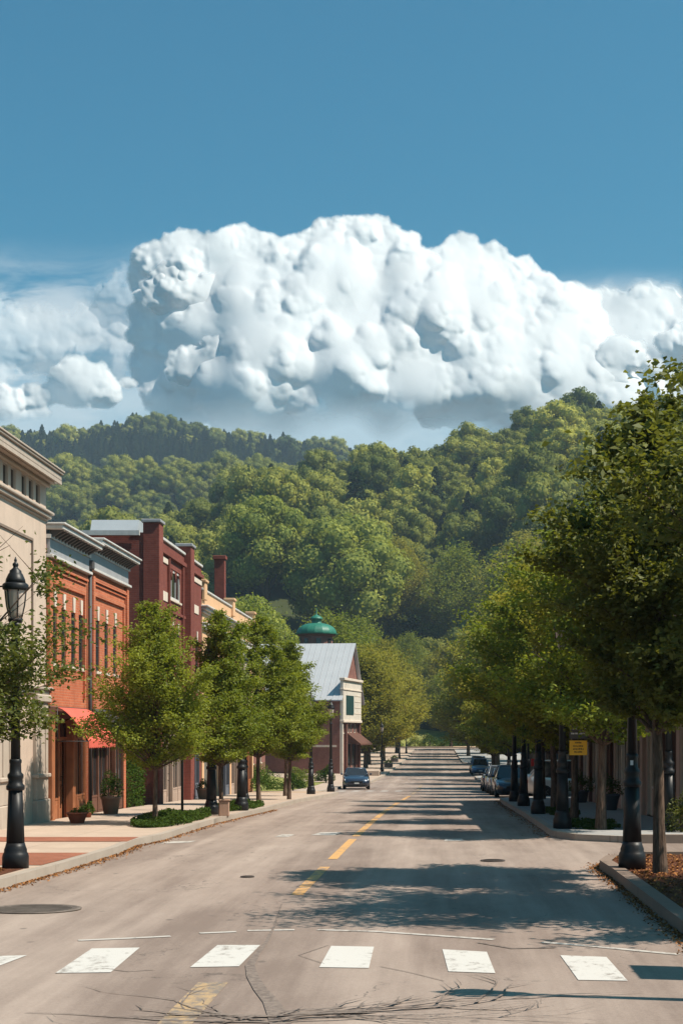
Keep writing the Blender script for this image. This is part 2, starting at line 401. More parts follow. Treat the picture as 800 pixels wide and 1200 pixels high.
def m_brick(c1, c2, mortar, scale=1.0, bw=0.21, bh=0.072, flat=False):
    def b(nt, out):
        v, m, x, y, z = brickmap(nt)
        if flat: m = vec(nt, x, y)
        t = nt.nodes.new('ShaderNodeTexBrick'); nt.links.new(m, t.inputs['Vector'])
        t.inputs['Color1'].default_value = (*c1, 1); t.inputs['Color2'].default_value = (*c2, 1); t.inputs['Mortar'].default_value = (*mortar, 1)
        t.inputs['Scale'].default_value = scale; t.inputs['Mortar Size'].default_value = 0.008; t.inputs['Mortar Smooth'].default_value = 0.2
        t.inputs['Brick Width'].default_value = bw; t.inputs['Row Height'].default_value = bh; t.inputs['Bias'].default_value = -0.1
        n = noise(nt, v, 0.7, 5, 0.6); n2 = noise(nt, v, 6, 3, .6)
        st = noise(nt, vec(nt, (x+y)*2.2, z*0.35), 1.3, 5, .7)
        c = mixc(nt, (((n-.5)*1.8+(n2-.5)*.8+(st-.5)*1.2+.45)*0.6).clamp(), t.outputs[0], tuple(k*0.5 for k in c2))
        princ(nt, out, c, 0.85, 0.2, bump=N(nt, t.outputs[1])*-1.0, bstr=0.5, bdist=0.01)
    return b
def m_plain(c, rough=0.6, spec=0.3, var=0.15, metal=0.0, sc_=1.5):
    def b(nt, out):
        v, x, y, z = objco(nt)
        n = noise(nt, v, sc_, 5, 0.65); n2 = noise(nt, vec(nt, x*3, y*3, z*0.25), 2.0, 5, 0.65)
        cc = mixc(nt, ((n-.5)*1.7+(n2-.5)*1.5+.5).clamp(), tuple(k*(1-var*1.35) for k in c), tuple(min(1, k*(1+var*.6)) for k in c))
        princ(nt, out, cc, rough, spec, metal)
    return b
def m_glass(nt, out):
    v, x, y, z = objco(nt)
    n = noise(nt, v, 0.8, 2, .5)
    c = mixc(nt, n, (0.012, 0.014, 0.016), (0.035, 0.035, 0.036))
    princ(nt, out, c, 0.06, 0.6)
def m_seam(nt, out):
    v, x, y, z = objco(nt)
    s_ = (x*(1/0.45))._m('FRACT'); line = s_.ss(0.08, 0.02).max(s_.ss(0.95, 0.99)); n = noise(nt, v, 1.2, 4, .6)
    c = mixc(nt, n, (0.34, 0.36, 0.38), (0.50, 0.52, 0.54)); c = mixc(nt, line*0.5, c, (0.2, 0.21, 0.22))
    princ(nt, out, c, 0.45, 0.4, 0.2, bump=line, bstr=0.6, bdist=0.03)
def m_mulch(nt, out):
    v, x, y, z = objco(nt)
    n = voro(nt, vec(nt, x, y*1.7), 26, 2, .6, 'F1', dims='2D'); n2 = noise(nt, v, 3, 5, .7); n3 = noise(nt, v, 40, 3, .7)
    c = mixc(nt, (n*0.8+(n2-.5)*.9+(n3-.5)*.5).clamp(), (0.045, 0.016, 0.010), (0.26, 0.105, 0.060))
    princ(nt, out, c, 0.95, 0.1, bump=n+n3, bstr=0.9, bdist=0.04)
def m_soil(c1, c2, s1=0.15):
    def b(nt, out):
        v, x, y, z = objco(nt)
        n = noise(nt, v, s1, 6, .65); n2 = noise(nt, v, 3.0, 5, .7)
        c = mixc(nt, ((n-.5)*2.2+(n2-.5)*.8+.5).clamp(), c1, c2)
        princ(nt, out, c, 0.95, 0.1)
    return b
def m_leaf(c_dark, c_light, trans=0.35, hue=0.5, gloss=0.02, drift=False):
    def b(nt, out):
        at = nt.nodes.new('ShaderNodeAttribute'); at.attribute_name = 'tint'; tv = N(nt, at.outputs['Fac'])
        oi = nt.nodes.new('ShaderNodeObjectInfo'); rnd = N(nt, oi.outputs['Random'])
        f = (tv*(1-hue)+rnd*hue).clamp()
        if drift:
            dn = noise(nt, oi.outputs['Location'], 0.018, 3, .6); f = (f*0.75+(dn-0.5)*2.0+0.14).clamp()
        c = mixc(nt, f, c_dark, c_light)
        d = nt.nodes.new('ShaderNodeBsdfDiffuse'); nt.links.new(c, d.inputs[0])
        t = nt.nodes.new('ShaderNodeBsdfTranslucent')
        ct = nt.nodes.new('ShaderNodeMix'); ct.data_type = 'RGBA'; ct.blend_type = 'MULTIPLY'; ct.inputs[0].default_value = 1
        nt.links.new(c, ct.inputs[6]); ct.inputs[7].default_value = (1.5, 1.45, 0.6, 1)
        nt.links.new(ct.outputs[2], t.inputs[0])
        mx = nt.nodes.new('ShaderNodeMixShader'); mx.inputs[0].default_value = trans
        nt.links.new(d.outputs[0], mx.inputs[1]); nt.links.new(t.outputs[0], mx.inputs[2])
        last = mx
        if gloss > 0:
            g = nt.nodes.new('ShaderNodeBsdfGlossy'); g.inputs['Roughness'].default_value = 0.6; g.inputs[0].default_value = (.7, .75, .7, 1)
            m2 = nt.nodes.new('ShaderNodeMixShader'); m2.inputs[0].default_value = gloss
            nt.links.new(mx.outputs[0], m2.inputs[1]); nt.links.new(g.outputs[0], m2.inputs[2]); last = m2
        nt.links.new(last.outputs[0], out.inputs[0])
    return b
def m_bark(nt, out):
    v, x, y, z = objco(nt)
    n = noise(nt, vec(nt, x*6, y*6, z), 4, 5, .7)
    c = mixc(nt, n.ss(.3, .7), (0.045, 0.030, 0.022), (0.17, 0.115, 0.085))
    princ(nt, out, c, 0.95, 0.1, bump=n, bstr=0.8, bdist=0.03)
def m_iron(nt, out):
    v, x, y, z = objco(nt)
    n = noise(nt, v, 5, 4, .6)
    princ(nt, out, mixc(nt, n, (0.007, 0.007, 0.008), (0.018, 0.018, 0.020)), 0.45, 0.3)
def m_lantern(nt, out):
    p = nt.nodes.new('ShaderNodeBsdfPrincipled'); p.inputs['Base Color'].default_value = (0.72, 0.60, 0.52, 1)
    p.inputs['Roughness'].default_value = 0.25; p.inputs['Transmission Weight'].default_value = 0.35; p.inputs['IOR'].default_value = 1.1
    nt.links.new(p.outputs[0], out.inputs[0])
M = {}
def reg(k, b): M[k] = mat(k.replace('_', ' '), b)
reg('asphalt', m_asphalt)
reg('white_paint_line', m_mark((0.53, 0.50, 0.465), 0.545)); reg('yellow_paint_line', m_mark((0.56, 0.31, 0.115), 0.515)); reg('faded_yellow_line', m_mark((0.42, 0.28, 0.15), 0.46))
reg('worn_white_line', m_mark((0.46, 0.42, 0.38), 0.52))
reg('pavement', m_concrete((0.49, 0.375, 0.295))); reg('cool_pavement', m_concrete((0.36, 0.35, 0.34))); reg('kerb_concrete', m_concrete((0.40, 0.335, 0.28), 1.9)); reg('kerb_brown', m_concrete((0.26, 0.19, 0.15), 1.9))
reg('paver_brick', m_brick((0.36, 0.125, 0.07), (0.28, 0.09, 0.05), (0.25, 0.17, 0.13), bw=0.2, bh=0.1, flat=True))
reg('red_brick', m_brick((0.56, 0.165, 0.075), (0.46, 0.12, 0.055), (0.50, 0.25, 0.16)))
reg('dark_brick', m_brick((0.25, 0.070, 0.050), (0.19, 0.050, 0.038), (0.20, 0.085, 0.07)))
reg('brown_brick', m_brick((0.26, 0.11, 0.085), (0.20, 0.08, 0.065), (0.24, 0.15, 0.12)))
reg('cream_stucco', m_plain((0.53, 0.41, 0.33), 0.9, 0.2, 0.10)); reg('cream_trim', m_plain((0.42, 0.345, 0.285), 0.7, 0.3, 0.14)); reg('dark_groove', m_plain((0.20, 0.15, 0.12), 0.9))
reg('grey_trim', m_plain((0.30, 0.30, 0.31), 0.6, 0.3, 0.15)); reg('pale_trim', m_plain((0.55, 0.52, 0.49), 0.6, 0.3, 0.15)); reg('dark_trim', m_plain((0.075, 0.070, 0.070), 0.6))
reg('peach_stucco', m_plain((0.66, 0.40, 0.23), 0.9, 0.2, 0.10)); reg('pale_stone', m_plain((0.62, 0.52, 0.43), 0.85, 0.2, 0.12)); reg('white_wood', m_plain((0.62, 0.55, 0.47), 0.6))
reg('wood_orange', m_plain((0.34, 0.125, 0.055), 0.55, 0.35, 0.3)); reg('wood_dark', m_plain((0.13, 0.055, 0.035), 0.55, 0.35, 0.3)); reg('tan_wall', m_plain((0.36, 0.27, 0.22), 0.85, 0.2, 0.15)); reg('pink_wall', m_plain((0.44, 0.32, 0.27), 0.85, 0.2, 0.12))
reg('awning_red', m_plain((0.62, 0.12, 0.085), 0.8, 0.2, 0.12)); reg('awning_dark', m_plain((0.05, 0.045, 0.055), 0.8)); reg('roof_tar', m_plain((0.12, 0.12, 0.12), 0.9))
reg('glass', m_glass); reg('seam_metal', m_seam); reg('mulch', m_mulch); reg('bark', m_bark); reg('black_iron', m_iron); reg('lantern_glass', m_lantern)
reg('green_copper', m_plain((0.022, 0.16, 0.105), 0.5, 0.4, 0.25)); reg('terracotta', m_plain((0.30, 0.10, 0.06), 0.8)); reg('tan_pot', m_plain((0.40, 0.25, 0.18), 0.8))
reg('tar', m_plain((0.075, 0.055, 0.05), 0.6)); reg('rust_iron', m_plain((0.085, 0.065, 0.055), 0.7, 0.3, 0.4)); reg('yellow_sign', m_plain((0.78, 0.42, 0.03), 0.5)); reg('red_sign', m_plain((0.6, 0.03, 0.03), 0.4))
reg('white_letter', m_plain((0.75, 0.75, 0.75), 0.6)); reg('dark_letter', m_plain((0.06, 0.04, 0.02), 0.6)); reg('slate_blue', m_plain((0.11, 0.12, 0.15), 0.6))
reg('hill_soil', m_soil((0.028, 0.036, 0.014), (0.055, 0.065, 0.024), 0.05)); reg('tan_ground', m_soil((0.36, 0.25, 0.17), (0.50, 0.37, 0.27), 0.2)); reg('lawn_grass', m_soil((0.13, 0.14, 0.04), (0.27, 0.26, 0.08), 0.6))
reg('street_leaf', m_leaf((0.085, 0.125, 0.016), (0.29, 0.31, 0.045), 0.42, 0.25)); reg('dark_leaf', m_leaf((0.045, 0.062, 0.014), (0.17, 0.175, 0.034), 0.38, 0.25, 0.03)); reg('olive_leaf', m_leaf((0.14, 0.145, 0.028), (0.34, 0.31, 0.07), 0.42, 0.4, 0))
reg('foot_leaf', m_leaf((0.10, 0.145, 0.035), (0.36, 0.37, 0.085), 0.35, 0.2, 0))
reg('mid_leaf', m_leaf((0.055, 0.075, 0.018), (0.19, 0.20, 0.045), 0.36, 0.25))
reg('hill_leaf', m_leaf((0.050, 0.085, 0.028), (0.37, 0.36, 0.08), 0.3, 0.6, 0, True)); reg('pine_leaf', m_leaf((0.018, 0.036, 0.017), (0.055, 0.080, 0.030), 0.15, 0.6, 0)); reg('shrub_leaf', m_leaf((0.030, 0.060, 0.014), (0.085, 0.125, 0.028), 0.3, 0.3, 0)); reg('pale_leaf', m_leaf((0.10, 0.13, 0.035), (0.22, 0.25, 0.07), 0.35, 0.4, 0))

# ------------------------------------------------------------------ street surfaces
def ribbon(name, y0, y1, fa, fb, off, m, step=1, drop=None, na=1, kind='structure'):
    """sheet between lateral lines fa(y) and fb(y); drop: extrude edge at fa down by this much"""
    ys = sorted(set([y0, y1]+[float(i) for i in range(math.ceil(y0), math.floor(y1)+1)]+[y for y in np.arange(math.ceil(y0), min(y1, 40), 0.25) if y > y0]))
    b = MB(); vs = []; fs = []; n = na+1+(1 if drop else 0)
    for y in ys:
        z = zg(y)+off; xa, xb = fa(y), fb(y)
        if drop: vs.append((xa, y, z-drop))
        for k in range(na+1): vs.append((xa+(xb-xa)*k/na, y, z))
    for i in range(len(ys)-1):
        for k in range(n-1): a = i*n+k; fs.append((a, a+1, a+n+1, a+n))
    b.add(vs, fs); o = b.build(name, m); tag(o, kind=kind); return o
# ground sheet out to the horizon with the wooded hills
def ridge(pts):
    xs = [p[0] for p in pts]; zs = [p[1] for p in pts]
    return lambda x: np.interp(x, xs, zs)
R1 = ridge([(-700, 30), (-260, 32), (-200, 38), (-140, 50), (-120, 57), (-87, 73), (-60, 85), (-37, 92), (-3, 100), (17, 107), (43, 116), (63, 114), (97, 108), (160, 101), (400, 90), (800, 60)])
R2 = ridge([(-900, 120), (-400, 128), (-255, 136), (-200, 143), (-150, 147), (-100, 143), (-40, 132), (100, 115), (900, 90)])
R3 = ridge([(-1500, 200), (-620, 232), (-368, 243), (-290, 238), (-240, 247), (-200, 240), (-150, 236), (-100, 228), (-50, 220), (100, 190), (1200, 150)])
def sstep(a, b, t): t = np.clip((t-a)/(b-a), 0, 1); return t*t*(3-2*t)
def hill(x, y):
    x = np.asarray(x, float); y = np.asarray(y, float)
    foot = 228+112*np.exp(-((x-3)/38.0)**2)
    t1 = np.clip((y-foot)/(600-foot), 0, 1); up1 = (0.6*t1+0.4*sstep(0, 1, t1))
    z = R1(x)*up1
    z = np.where(y > 600, R1(x)-25*sstep(600, 680, y), z)
    z = np.where(y > 690, z+(R2(x)-(R1(x)-25))*sstep(690, 910, y), z)
    z = np.where(y > 920, z-22*sstep(920, 980, y), z)
    z = np.where(y > 985, z+(R3(x)-(R2(x)-22))*sstep(985, 1310, y), z)
    z = np.where(y > 1320, z-0.6*R3(x)*sstep(1320, 2200, y), z)
    return z+(np.sin(x*0.031+y*0.017)+np.sin(x*0.013-y*0.027+1))*2.2*sstep(300, 420, y)
def zgv(y): return np.interp(y, _ys, _zs)
def gz(x, y):
    off = -0.3+0.34*sstep(301, 309, y)
    return np.where(np.asarray(y) > 400, 1.0, zgv(y))+off+hill(x, y)
xs = np.concatenate([np.linspace(-5000, -900, 10), np.linspace(-850, -160, 40), np.linspace(-150, 150, 76), np.linspace(160, 700, 34), np.linspace(760, 5000, 10)])
ysg = np.concatenate([np.linspace(-3000, -60, 6), np.linspace(-40, 400, 89), np.linspace(406, 1400, 130), np.linspace(1450, 2300, 20), np.linspace(2600, 5000, 6)])
XX, YY = np.meshgrid(xs, ysg); ZZ = gz(XX, YY)
nx_, ny_ = len(xs), len(ysg); idx = np.arange(nx_*ny_).reshape(ny_, nx_)
q = np.stack([idx[:-1, :-1], idx[:-1, 1:], idx[1:, 1:], idx[1:, :-1]], -1).reshape(-1, 4)
gnd = link('ground', np_mesh('ground', np.stack([XX, YY, ZZ], -1).reshape(-1, 3), q, smooth=True, mats=(M['hill_soil'],))); tag(gnd, kind='structure')

ribbon('road', -30, 301, lambda y: LK(y)-0.05, lambda y: (RKN(y)+0.05 if y < 27.2 else (14.0 if y < 32.4 else RK(y)+0.05)), 0.0, M['asphalt'], na=4)
b = MB(); b.quad((-60, 300.5, zg(300.5)+.004), (60, 300.5, zg(300.5)+.004), (60, 308, zg(308)+.004), (-60, 308, zg(308)+.004)); tag(b.build('cross_road', M['asphalt']), kind='structure')
b = MB(); b.quad((13.9, 27.0, .004), (60, 27.0, .004), (60, 32.6, -.03), (13.9, 32.6, -.03)); tag(b.build('side_road', M['asphalt']), kind='structure')
kw = 0.16
ribbon('kerb', -30, 299, LK, lambda y: LK(y)-kw, 0.14, M['kerb_concrete'], drop=0.2)
ribbon('pavement', -30, 299, lambda y: LK(y)-kw, LO, 0.134, M['pavement'], na=3)
ribbon('kerb', -30, 27.2, RKN, lambda y: RKN(y)+kw+.04, 0.15, M['kerb_brown'], drop=0.2)
b = MB(); b.box(3.42, 14, 27.03, 27.22, -0.1, 0.145); tag(b.build('kerb', M['kerb_brown']), kind='structure')
ribbon('planting_bed', -30, 27.03, lambda y: RKN(y)+kw+.04, lambda y: 5.2, 0.125, M['mulch'], na=3)
ribbon('pavement', -30, 27.03, lambda y: 5.2, lambda y: 14, 0.134, M['cool_pavement'])
ribbon('kerb', 32.2, 299, RK, lambda y: RK(y)+kw, 0.14, M['kerb_concrete'], drop=0.2)
b = MB(); b.box(4.0, 14, 32.02, 32.2, -0.25, 0.11); tag(b.build('kerb', M['kerb_brown']), kind='structure')
ribbon('pavement', 32.2, 299, lambda y: RK(y)+kw, RO, 0.134, M['cool_pavement'], na=3)

def gp(px, py):
    """ground point seen at a spot of the picture (flat near part of the street)"""
    y = 2.25*1800/(py-858.0)
    for _ in range(12): y = (2.25-zg(y))*1800/(py-858.0)
    return ((px-510)*y/1800.0, y)
def mark(name, corners, m, off=0.006):
    b = MB(); b.quad(*[(x, y, zg(y)+off) for (x, y) in corners]); o = b.build(name, M[m]); tag(o, kind='structure'); return o
def band(name, pts, w, m, off=0.006):
    b = MB(); L = []; Rr = []
    for i, (x, y) in enumerate(pts):
        p, n = pts[max(i-1, 0)], pts[min(i+1, len(pts)-1)]; d = Vector((n[0]-p[0], n[1]-p[1])).normalized(); ww = w[i] if isinstance(w, (list, tuple)) else w
        L.append((x-d.y*ww/2, y+d.x*ww/2)); Rr.append((x+d.y*ww/2, y-d.x*ww/2))
    for i in range(len(pts)-1): b.quad(*[(x, y, zg(y)+off) for (x, y) in (Rr[i], Rr[i+1], L[i+1], L[i])])
    return b
# the wide crosswalk bars nearest the viewer
for cs in (((-40, 1134), (-2, 1133), (32, 1120), (-5, 1121)), ((65, 1141), (130, 1140), (164, 1111), (108, 1112)), ((223, 1134), (280, 1133), (305, 1108), (255, 1108)),
           ((374, 1134), (432, 1135), (438, 1110), (388, 1109)), ((525, 1139), (580, 1141), (570, 1116), (518, 1113)), ((677, 1149), (735, 1150), (710, 1122), (656, 1120))):
    mark('crosswalk', [gp(*c) for c in cs], 'white_paint_line')
for seg in (((92, 1102.5), (150, 1100), (200, 1097.5)), ((234, 1094), (277, 1092.3)), ((290, 1091), (345, 1090)), ((372, 1090), (440, 1092), (500, 1096), (578, 1101.5)), ((635, 1104.5), (700, 1110), (795, 1119))):
    o = band('lane_line', [gp(*p) for p in seg], 0.10, 'white').build('lane_line', M['worn_white_line']); tag(o, kind='structure')
for cs in (((322, 981), (338, 981), (345, 978), (330, 978)), ((364, 979), (392, 979), (400, 975.5), (376, 975.5)), ((520, 986), (543, 985.5), (541, 983), (521, 983.5)), ((186, 989), (222, 987.5), (230, 985.5), (196, 986.5))):
    mark('crosswalk', [gp(*c) for c in cs], 'worn_white_line')
for x0 in (-6.2, -5.3, -4.4, -3.5, -2.6):
    b = MB(); b.quad(*[(x, y, zg(y)+.006) for (x, y) in ((x0, 96), (x0+.42, 96), (x0+.55, 98.5), (x0+.13, 98.5))]); tag(b.build('crosswalk', M['white_paint_line']), kind='structure')
# yellow centre line: dashes drifting to the right with the road
CL = pl([(0, -2.05), (13, -2.0), (21, -1.92), (26, -1.86), (50, -1.66), (80, -1.3), (140, -0.93), (200, -.7)])
for (ya, yb, m) in ((10.2, 13.8, 'faded_yellow_line'), (21.3, 25.9, 'yellow_paint_line'), (27.6, 33.5, 'yellow_paint_line'), (34.5, 44, 'yellow_paint_line'), (44.6, 53, 'yellow_paint_line'),
                   (54, 62, 'yellow_paint_line'), (66, 78, 'yellow_paint_line'), (82, 95, 'faded_yellow_line'), (100, 118, 'faded_yellow_line')):
    ys = [ya]+[float(i) for i in range(math.ceil(ya), math.floor(yb)+1) if ya < i < yb]+[yb]
    for dx in (0,):
        w = 0.27 if ya < 20 else 0.17
        o = band('centre_line', [(CL(y)+dx, y) for y in ys], w, m).build('centre_line', M[m]); tag(o, kind='structure')
# flat dark marks that branch like a bare tree in the foreground
rng = random.Random(4)
def branchline(p, ang, ln, w, depth, out):
    n = max(3, int(ln/0.18)); pts = [p]; a = ang
    for i in range(n):
        a += rng.uniform(-.22, .22); p = (p[0]+math.cos(a)*ln/n, p[1]+math.sin(a)*ln/n); pts.append(p)
        if depth > 0 and rng.random() < 0.42: branchline(p, a+rng.choice((-1, 1))*rng.uniform(.35, .8), ln*rng.uniform(.35, .6), w*0.55, depth-1, out)
    out.append((pts, [w*(1-0.8*i/n) for i in range(n+1)]))
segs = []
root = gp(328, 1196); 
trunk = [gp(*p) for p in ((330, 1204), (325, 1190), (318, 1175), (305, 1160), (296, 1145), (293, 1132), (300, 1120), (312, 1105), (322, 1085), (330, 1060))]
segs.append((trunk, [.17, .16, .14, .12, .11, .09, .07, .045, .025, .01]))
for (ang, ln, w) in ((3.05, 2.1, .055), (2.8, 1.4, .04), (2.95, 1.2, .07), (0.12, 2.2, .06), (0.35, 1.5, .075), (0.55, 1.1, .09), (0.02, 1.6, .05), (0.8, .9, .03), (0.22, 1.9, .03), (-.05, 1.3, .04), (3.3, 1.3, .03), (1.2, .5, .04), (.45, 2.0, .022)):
    branchline((root[0]+rng.uniform(-.05, .05), root[1]+rng.uniform(-.15, .25)), ang, ln, w, 2, segs)
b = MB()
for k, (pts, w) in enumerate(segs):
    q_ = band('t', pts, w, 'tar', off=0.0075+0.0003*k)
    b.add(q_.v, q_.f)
def m_darkmarks(nt, out):
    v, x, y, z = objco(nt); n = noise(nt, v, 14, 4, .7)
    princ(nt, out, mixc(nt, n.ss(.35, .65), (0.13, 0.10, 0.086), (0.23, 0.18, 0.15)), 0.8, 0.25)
tag(b.build('crack_seal', mat('tar seal', m_darkmarks)), kind='structure')
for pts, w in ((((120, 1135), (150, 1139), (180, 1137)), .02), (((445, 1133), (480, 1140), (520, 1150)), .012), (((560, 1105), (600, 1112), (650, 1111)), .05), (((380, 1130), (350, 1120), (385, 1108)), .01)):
    tag(band('t', [gp(*p) for p in pts], w, 'tar').build('crack_seal', mat('tar seal', m_darkmarks)), kind='structure')
def disc(name, px, py, rx, ry, m, label, cat, off=0.007):
    (x, y) = gp(px, py); b = MB(); n = 28
    b.lathe([(1.0, 0.0), (1.0, 0.010), (0.9, 0.011), (0.88, 0.006), (0.3, 0.007)], n)
    b.v = [(vx*rx, vy*ry, vz) for (vx, vy, vz) in b.v]
    for k in range(-4, 5): b.box(-rx*.8*math.cos(k*.24), rx*.8*math.cos(k*.24), ry*k*.19-ry*.03, ry*k*.19+ry*.03, .007, .012)
    o = b.build(name, m, loc=(x, y, zg(y)+off)); tag(o, label, cat); return o
disc('manhole_cover', 40, 1066, .60, .50, mat('worn iron', m_plain((.15,.12,.10), .7, .3, .3)), 'large dark round iron cover in the asphalt near the left kerb', 'manhole cover')
disc('manhole_cover', 290, 1028, .11, .13, M['rust_iron'], 'tiny round iron valve lid left of the yellow dash', 'valve cover')
disc('manhole_cover', 577, 1009, .22, .26, M['rust_iron'], 'dark iron cover in the right lane by the side street', 'manhole cover')
# brick bands set in the left pavement, planting strips
def patch(name, pts, m, off=0.142):
    b = MB(); b.add([(x, y, zg(y)+off) for x, y in pts], [tuple(range(len(pts)))]); tag(b.build(name, M[m]), kind='structure')
patch('brick_paving', [(-6.30, 24.6), (-6.15, 27.3), (-7.9, 27.3), (-8.1, 24.6)], 'paver_brick')
patch('brick_paving', [(-6.1, 30.4), (-6.15, 31.9), (-9.2, 31.9), (-9.2, 30.4)], 'paver_brick')
patch('planting_bed', [(-6.65, 18), (-6.40, 24.2), (-7.4, 24.2), (-7.6, 18)], 'mulch')
patch('planting_bed', [(-6.2, 80), (-6.2, 86), (-9.9, 86), (-9.9, 80)], 'tan_ground')
# lawn in the open lot beyond the peach building and lawn past the end of the street
b = MB(); vs = []; fs = []
ny2, nx2 = 20, 10
for j in range(ny2+1):
    y = 87+33*j/ny2
    for i in range(nx2+1):
        x = -8.6-8*i/nx2; vs.append((x, y, zg(y)+.15+0.9*math.sin(math.pi*min(1, i/nx2*.9))*math.sin(math.pi*j/ny2)))
for j in range(ny2):
    for i in range(nx2): a = j*(nx2+1)+i; fs.append((a, a+nx2+1, a+nx2+2, a+1))
b.add(vs, fs, 0, True); tag(b.build('lawn', M['lawn_grass']), kind='structure')
def sheet(name, x0, x1, y0, y1, m, off, nx=30, ny=12):
    xs = np.linspace(x0, x1, nx); ys = np.linspace(y0, y1, ny); X, Y = np.meshgrid(xs, ys); Z = gz(X, Y)+off
    idx = np.arange(nx*ny).reshape(ny, nx); q = np.stack([idx[:-1, :-1], idx[:-1, 1:], idx[1:, 1:], idx[1:, :-1]], -1).reshape(-1, 4)
    tag(link(name, np_mesh(name, np.stack([X, Y, Z], -1).reshape(-1, 3), q, smooth=True, mats=(M[m],))), kind='structure')
sheet("pavement", -26, 30, 308.6, 326, 'tan_ground', 0.12)
sheet("lawn", -26, 30, 326.5, 352, 'lawn_grass', 0.16)
# ------------------------------------------------------------------ buildings (each front faces local -Y; x runs along the front)
class Bld:
    def __init__(s, name, label, cat, x, y, rz, zb, group=None):
        s.r = empty(name, (x, y, zb), rz); tag(s.r, label, cat, group); s.zb = zb
    def part(s, name, mb, m, parent=None, label=None):
        o = mb.build(name, m, parent if parent is not None else s.r)
        if label: o['label'] = label
        return o
def facade(b, x0, x1, z0, z1, holes=(), y=0.0, depth=0.07, m=0):
    """front plane with real openings and their reveals; holes (xa,xb,za,zb)"""
    X = sorted(set([x0, x1]+[v for h in holes for v in h[:2]])); Z = sorted(set([z0, z1]+[v for h in holes for v in h[2:4]]))
    for i in range(len(X)-1):
        for j in range(len(Z)-1):
            cx, cz = (X[i]+X[i+1])/2, (Z[j]+Z[j+1])/2
            if any(h[0] < cx < h[1] and h[2] < cz < h[3] for h in holes): continue
            b.quad((X[i], y, Z[j]), (X[i+1], y, Z[j]), (X[i+1], y, Z[j+1]), (X[i], y, Z[j+1]), m)
    for h in holes:
        xa, xb, za, zb = h[:4]; d = y+depth
        b.quad((xa, y, za), (xa, y, zb), (xa, d, zb), (xa, d, za), m); b.quad((xb, y, za), (xb, d, za), (xb, d, zb), (xb, y, zb), m)
        b.quad((xa, y, zb), (xb, y, zb), (xb, d, zb), (xa, d, zb), m); b.quad((xa, y, za), (xa, d, za), (xb, d, za), (xb, y, za), m)
def shell(b, x0, x1, z0, z1, dep, roofz=None, m=0, y0=0.0):
    b.quad((x0, y0, z0), (x0, y0, z1), (x0, dep, z1), (x0, dep, z0), m); b.quad((x1, y0, z0), (x1, dep, z0), (x1, dep, z1), (x1, y0, z1), m)
    b.quad((x0, dep, z0), (x0, dep, z1), (x1, dep, z1), (x1, dep, z0), m)
def roofslab(bl, x0, x1, dep, z, m='roof_tar'):
    bl.part('roof', MB().box(x0+.05, x1-.05, .05, dep-.05, z-.15, z), M[m])
def window(bl, xa, xb, za, zb, fr='dark_trim', bars=(1, 1), sill=None, lintel=None, y=0.0, key=None, t=0.05, name='window'):
    b = MB(); d = y+0.03
    b.box(xa+.002, xa+t, d, d+.05, za+.002, zb-.002); b.box(xb-t, xb-.002, d, d+.05, za+.002, zb-.002); b.box(xa+t, xb-t, d, d+.05, za+.002, za+t); b.box(xa+t, xb-t, d, d+.05, zb-t, zb-.002)
    for i in range(1, bars[0]): c = xa+(xb-xa)*i/bars[0]; b.box(c-.018, c+.018, d+.004, d+.045, za+t, zb-t)
    for j in range(1, bars[1]): c = za+(zb-za)*j/bars[1]; b.box(xa+t, xb-t, d+.008, d+.04, c-.018, c+.018)
    w = bl.part(name, b, M[fr])
    bl.part('pane', MB().box(xa+.01, xb-.01, d+.03, d+.034, za+.01, zb-.01), M['glass'], w)
    if sill: bl.part('sill', MB().box(xa-.06, xb+.06, y-.06, y+.09, za-.09, za-.002, bev=.01), M[sill], w)
    if lintel: bl.part('lintel', MB().box(xa-.08, xb+.08, y-.03, y+.05, zb+.002, zb+.2, bev=.01), M[lintel], w)
    if key:
        c = (xa+xb)/2; bl.part('keystone', MB().prism([(c-.10, zb+.003), (c+.10, zb+.003), (c+.14, zb+.42), (c-.14, zb+.42)], 'y', y-.035, y+.05), M[key], w)
    return w
def cornice(b, x0, x1, z, steps, y=0.0, ends=(True, True)):
    """steps: (height, overhang) stacked upward from z"""
    for k, (h, o) in enumerate(steps):
        b.box(x0-(o if ends[0] else 0), x1+(o if ends[1] else 0), y-o, y+.3, z, z+h-.0005*k, bev=min(.02, h/3)); z += h
    return z
def door(bl, xa, xb, z0, z1, m, y=0.0, glazed=True):
    b = MB(); d = y+.12
    if glazed:
        b.box(xa+.01, xa+.13, d, d+.05, z0+.01, z1-.01); b.box(xb-.13, xb-.01, d, d+.05, z0+.01, z1-.01); b.box(xa+.13, xb-.13, d, d+.05, z0+.01, z0+.35); b.box(xa+.13, xb-.13, d, d+.05, z1-.15, z1-.01); b.box(xa+.13, xb-.13, d+.004, d+.045, z0+1.0, z0+1.1)
    else: b.box(xa+.01, xb-.01, d, d+.05, z0+.01, z1-.01)
    o = bl.part('door', b, M[m])
    if glazed: bl.part('pane', MB().box(xa+.12, xb-.12, d+.025, d+.03, z0+.34, z1-.14), M['glass'], o)
    bl.part('handle', MB().tube([(xb-.2, d-.01, z0+.95), (xb-.2, d-.05, z0+.98), (xb-.2, d-.05, z0+1.2), (xb-.2, d-.01, z0+1.23)], .012, 6), M['black_iron'], o)
    return o
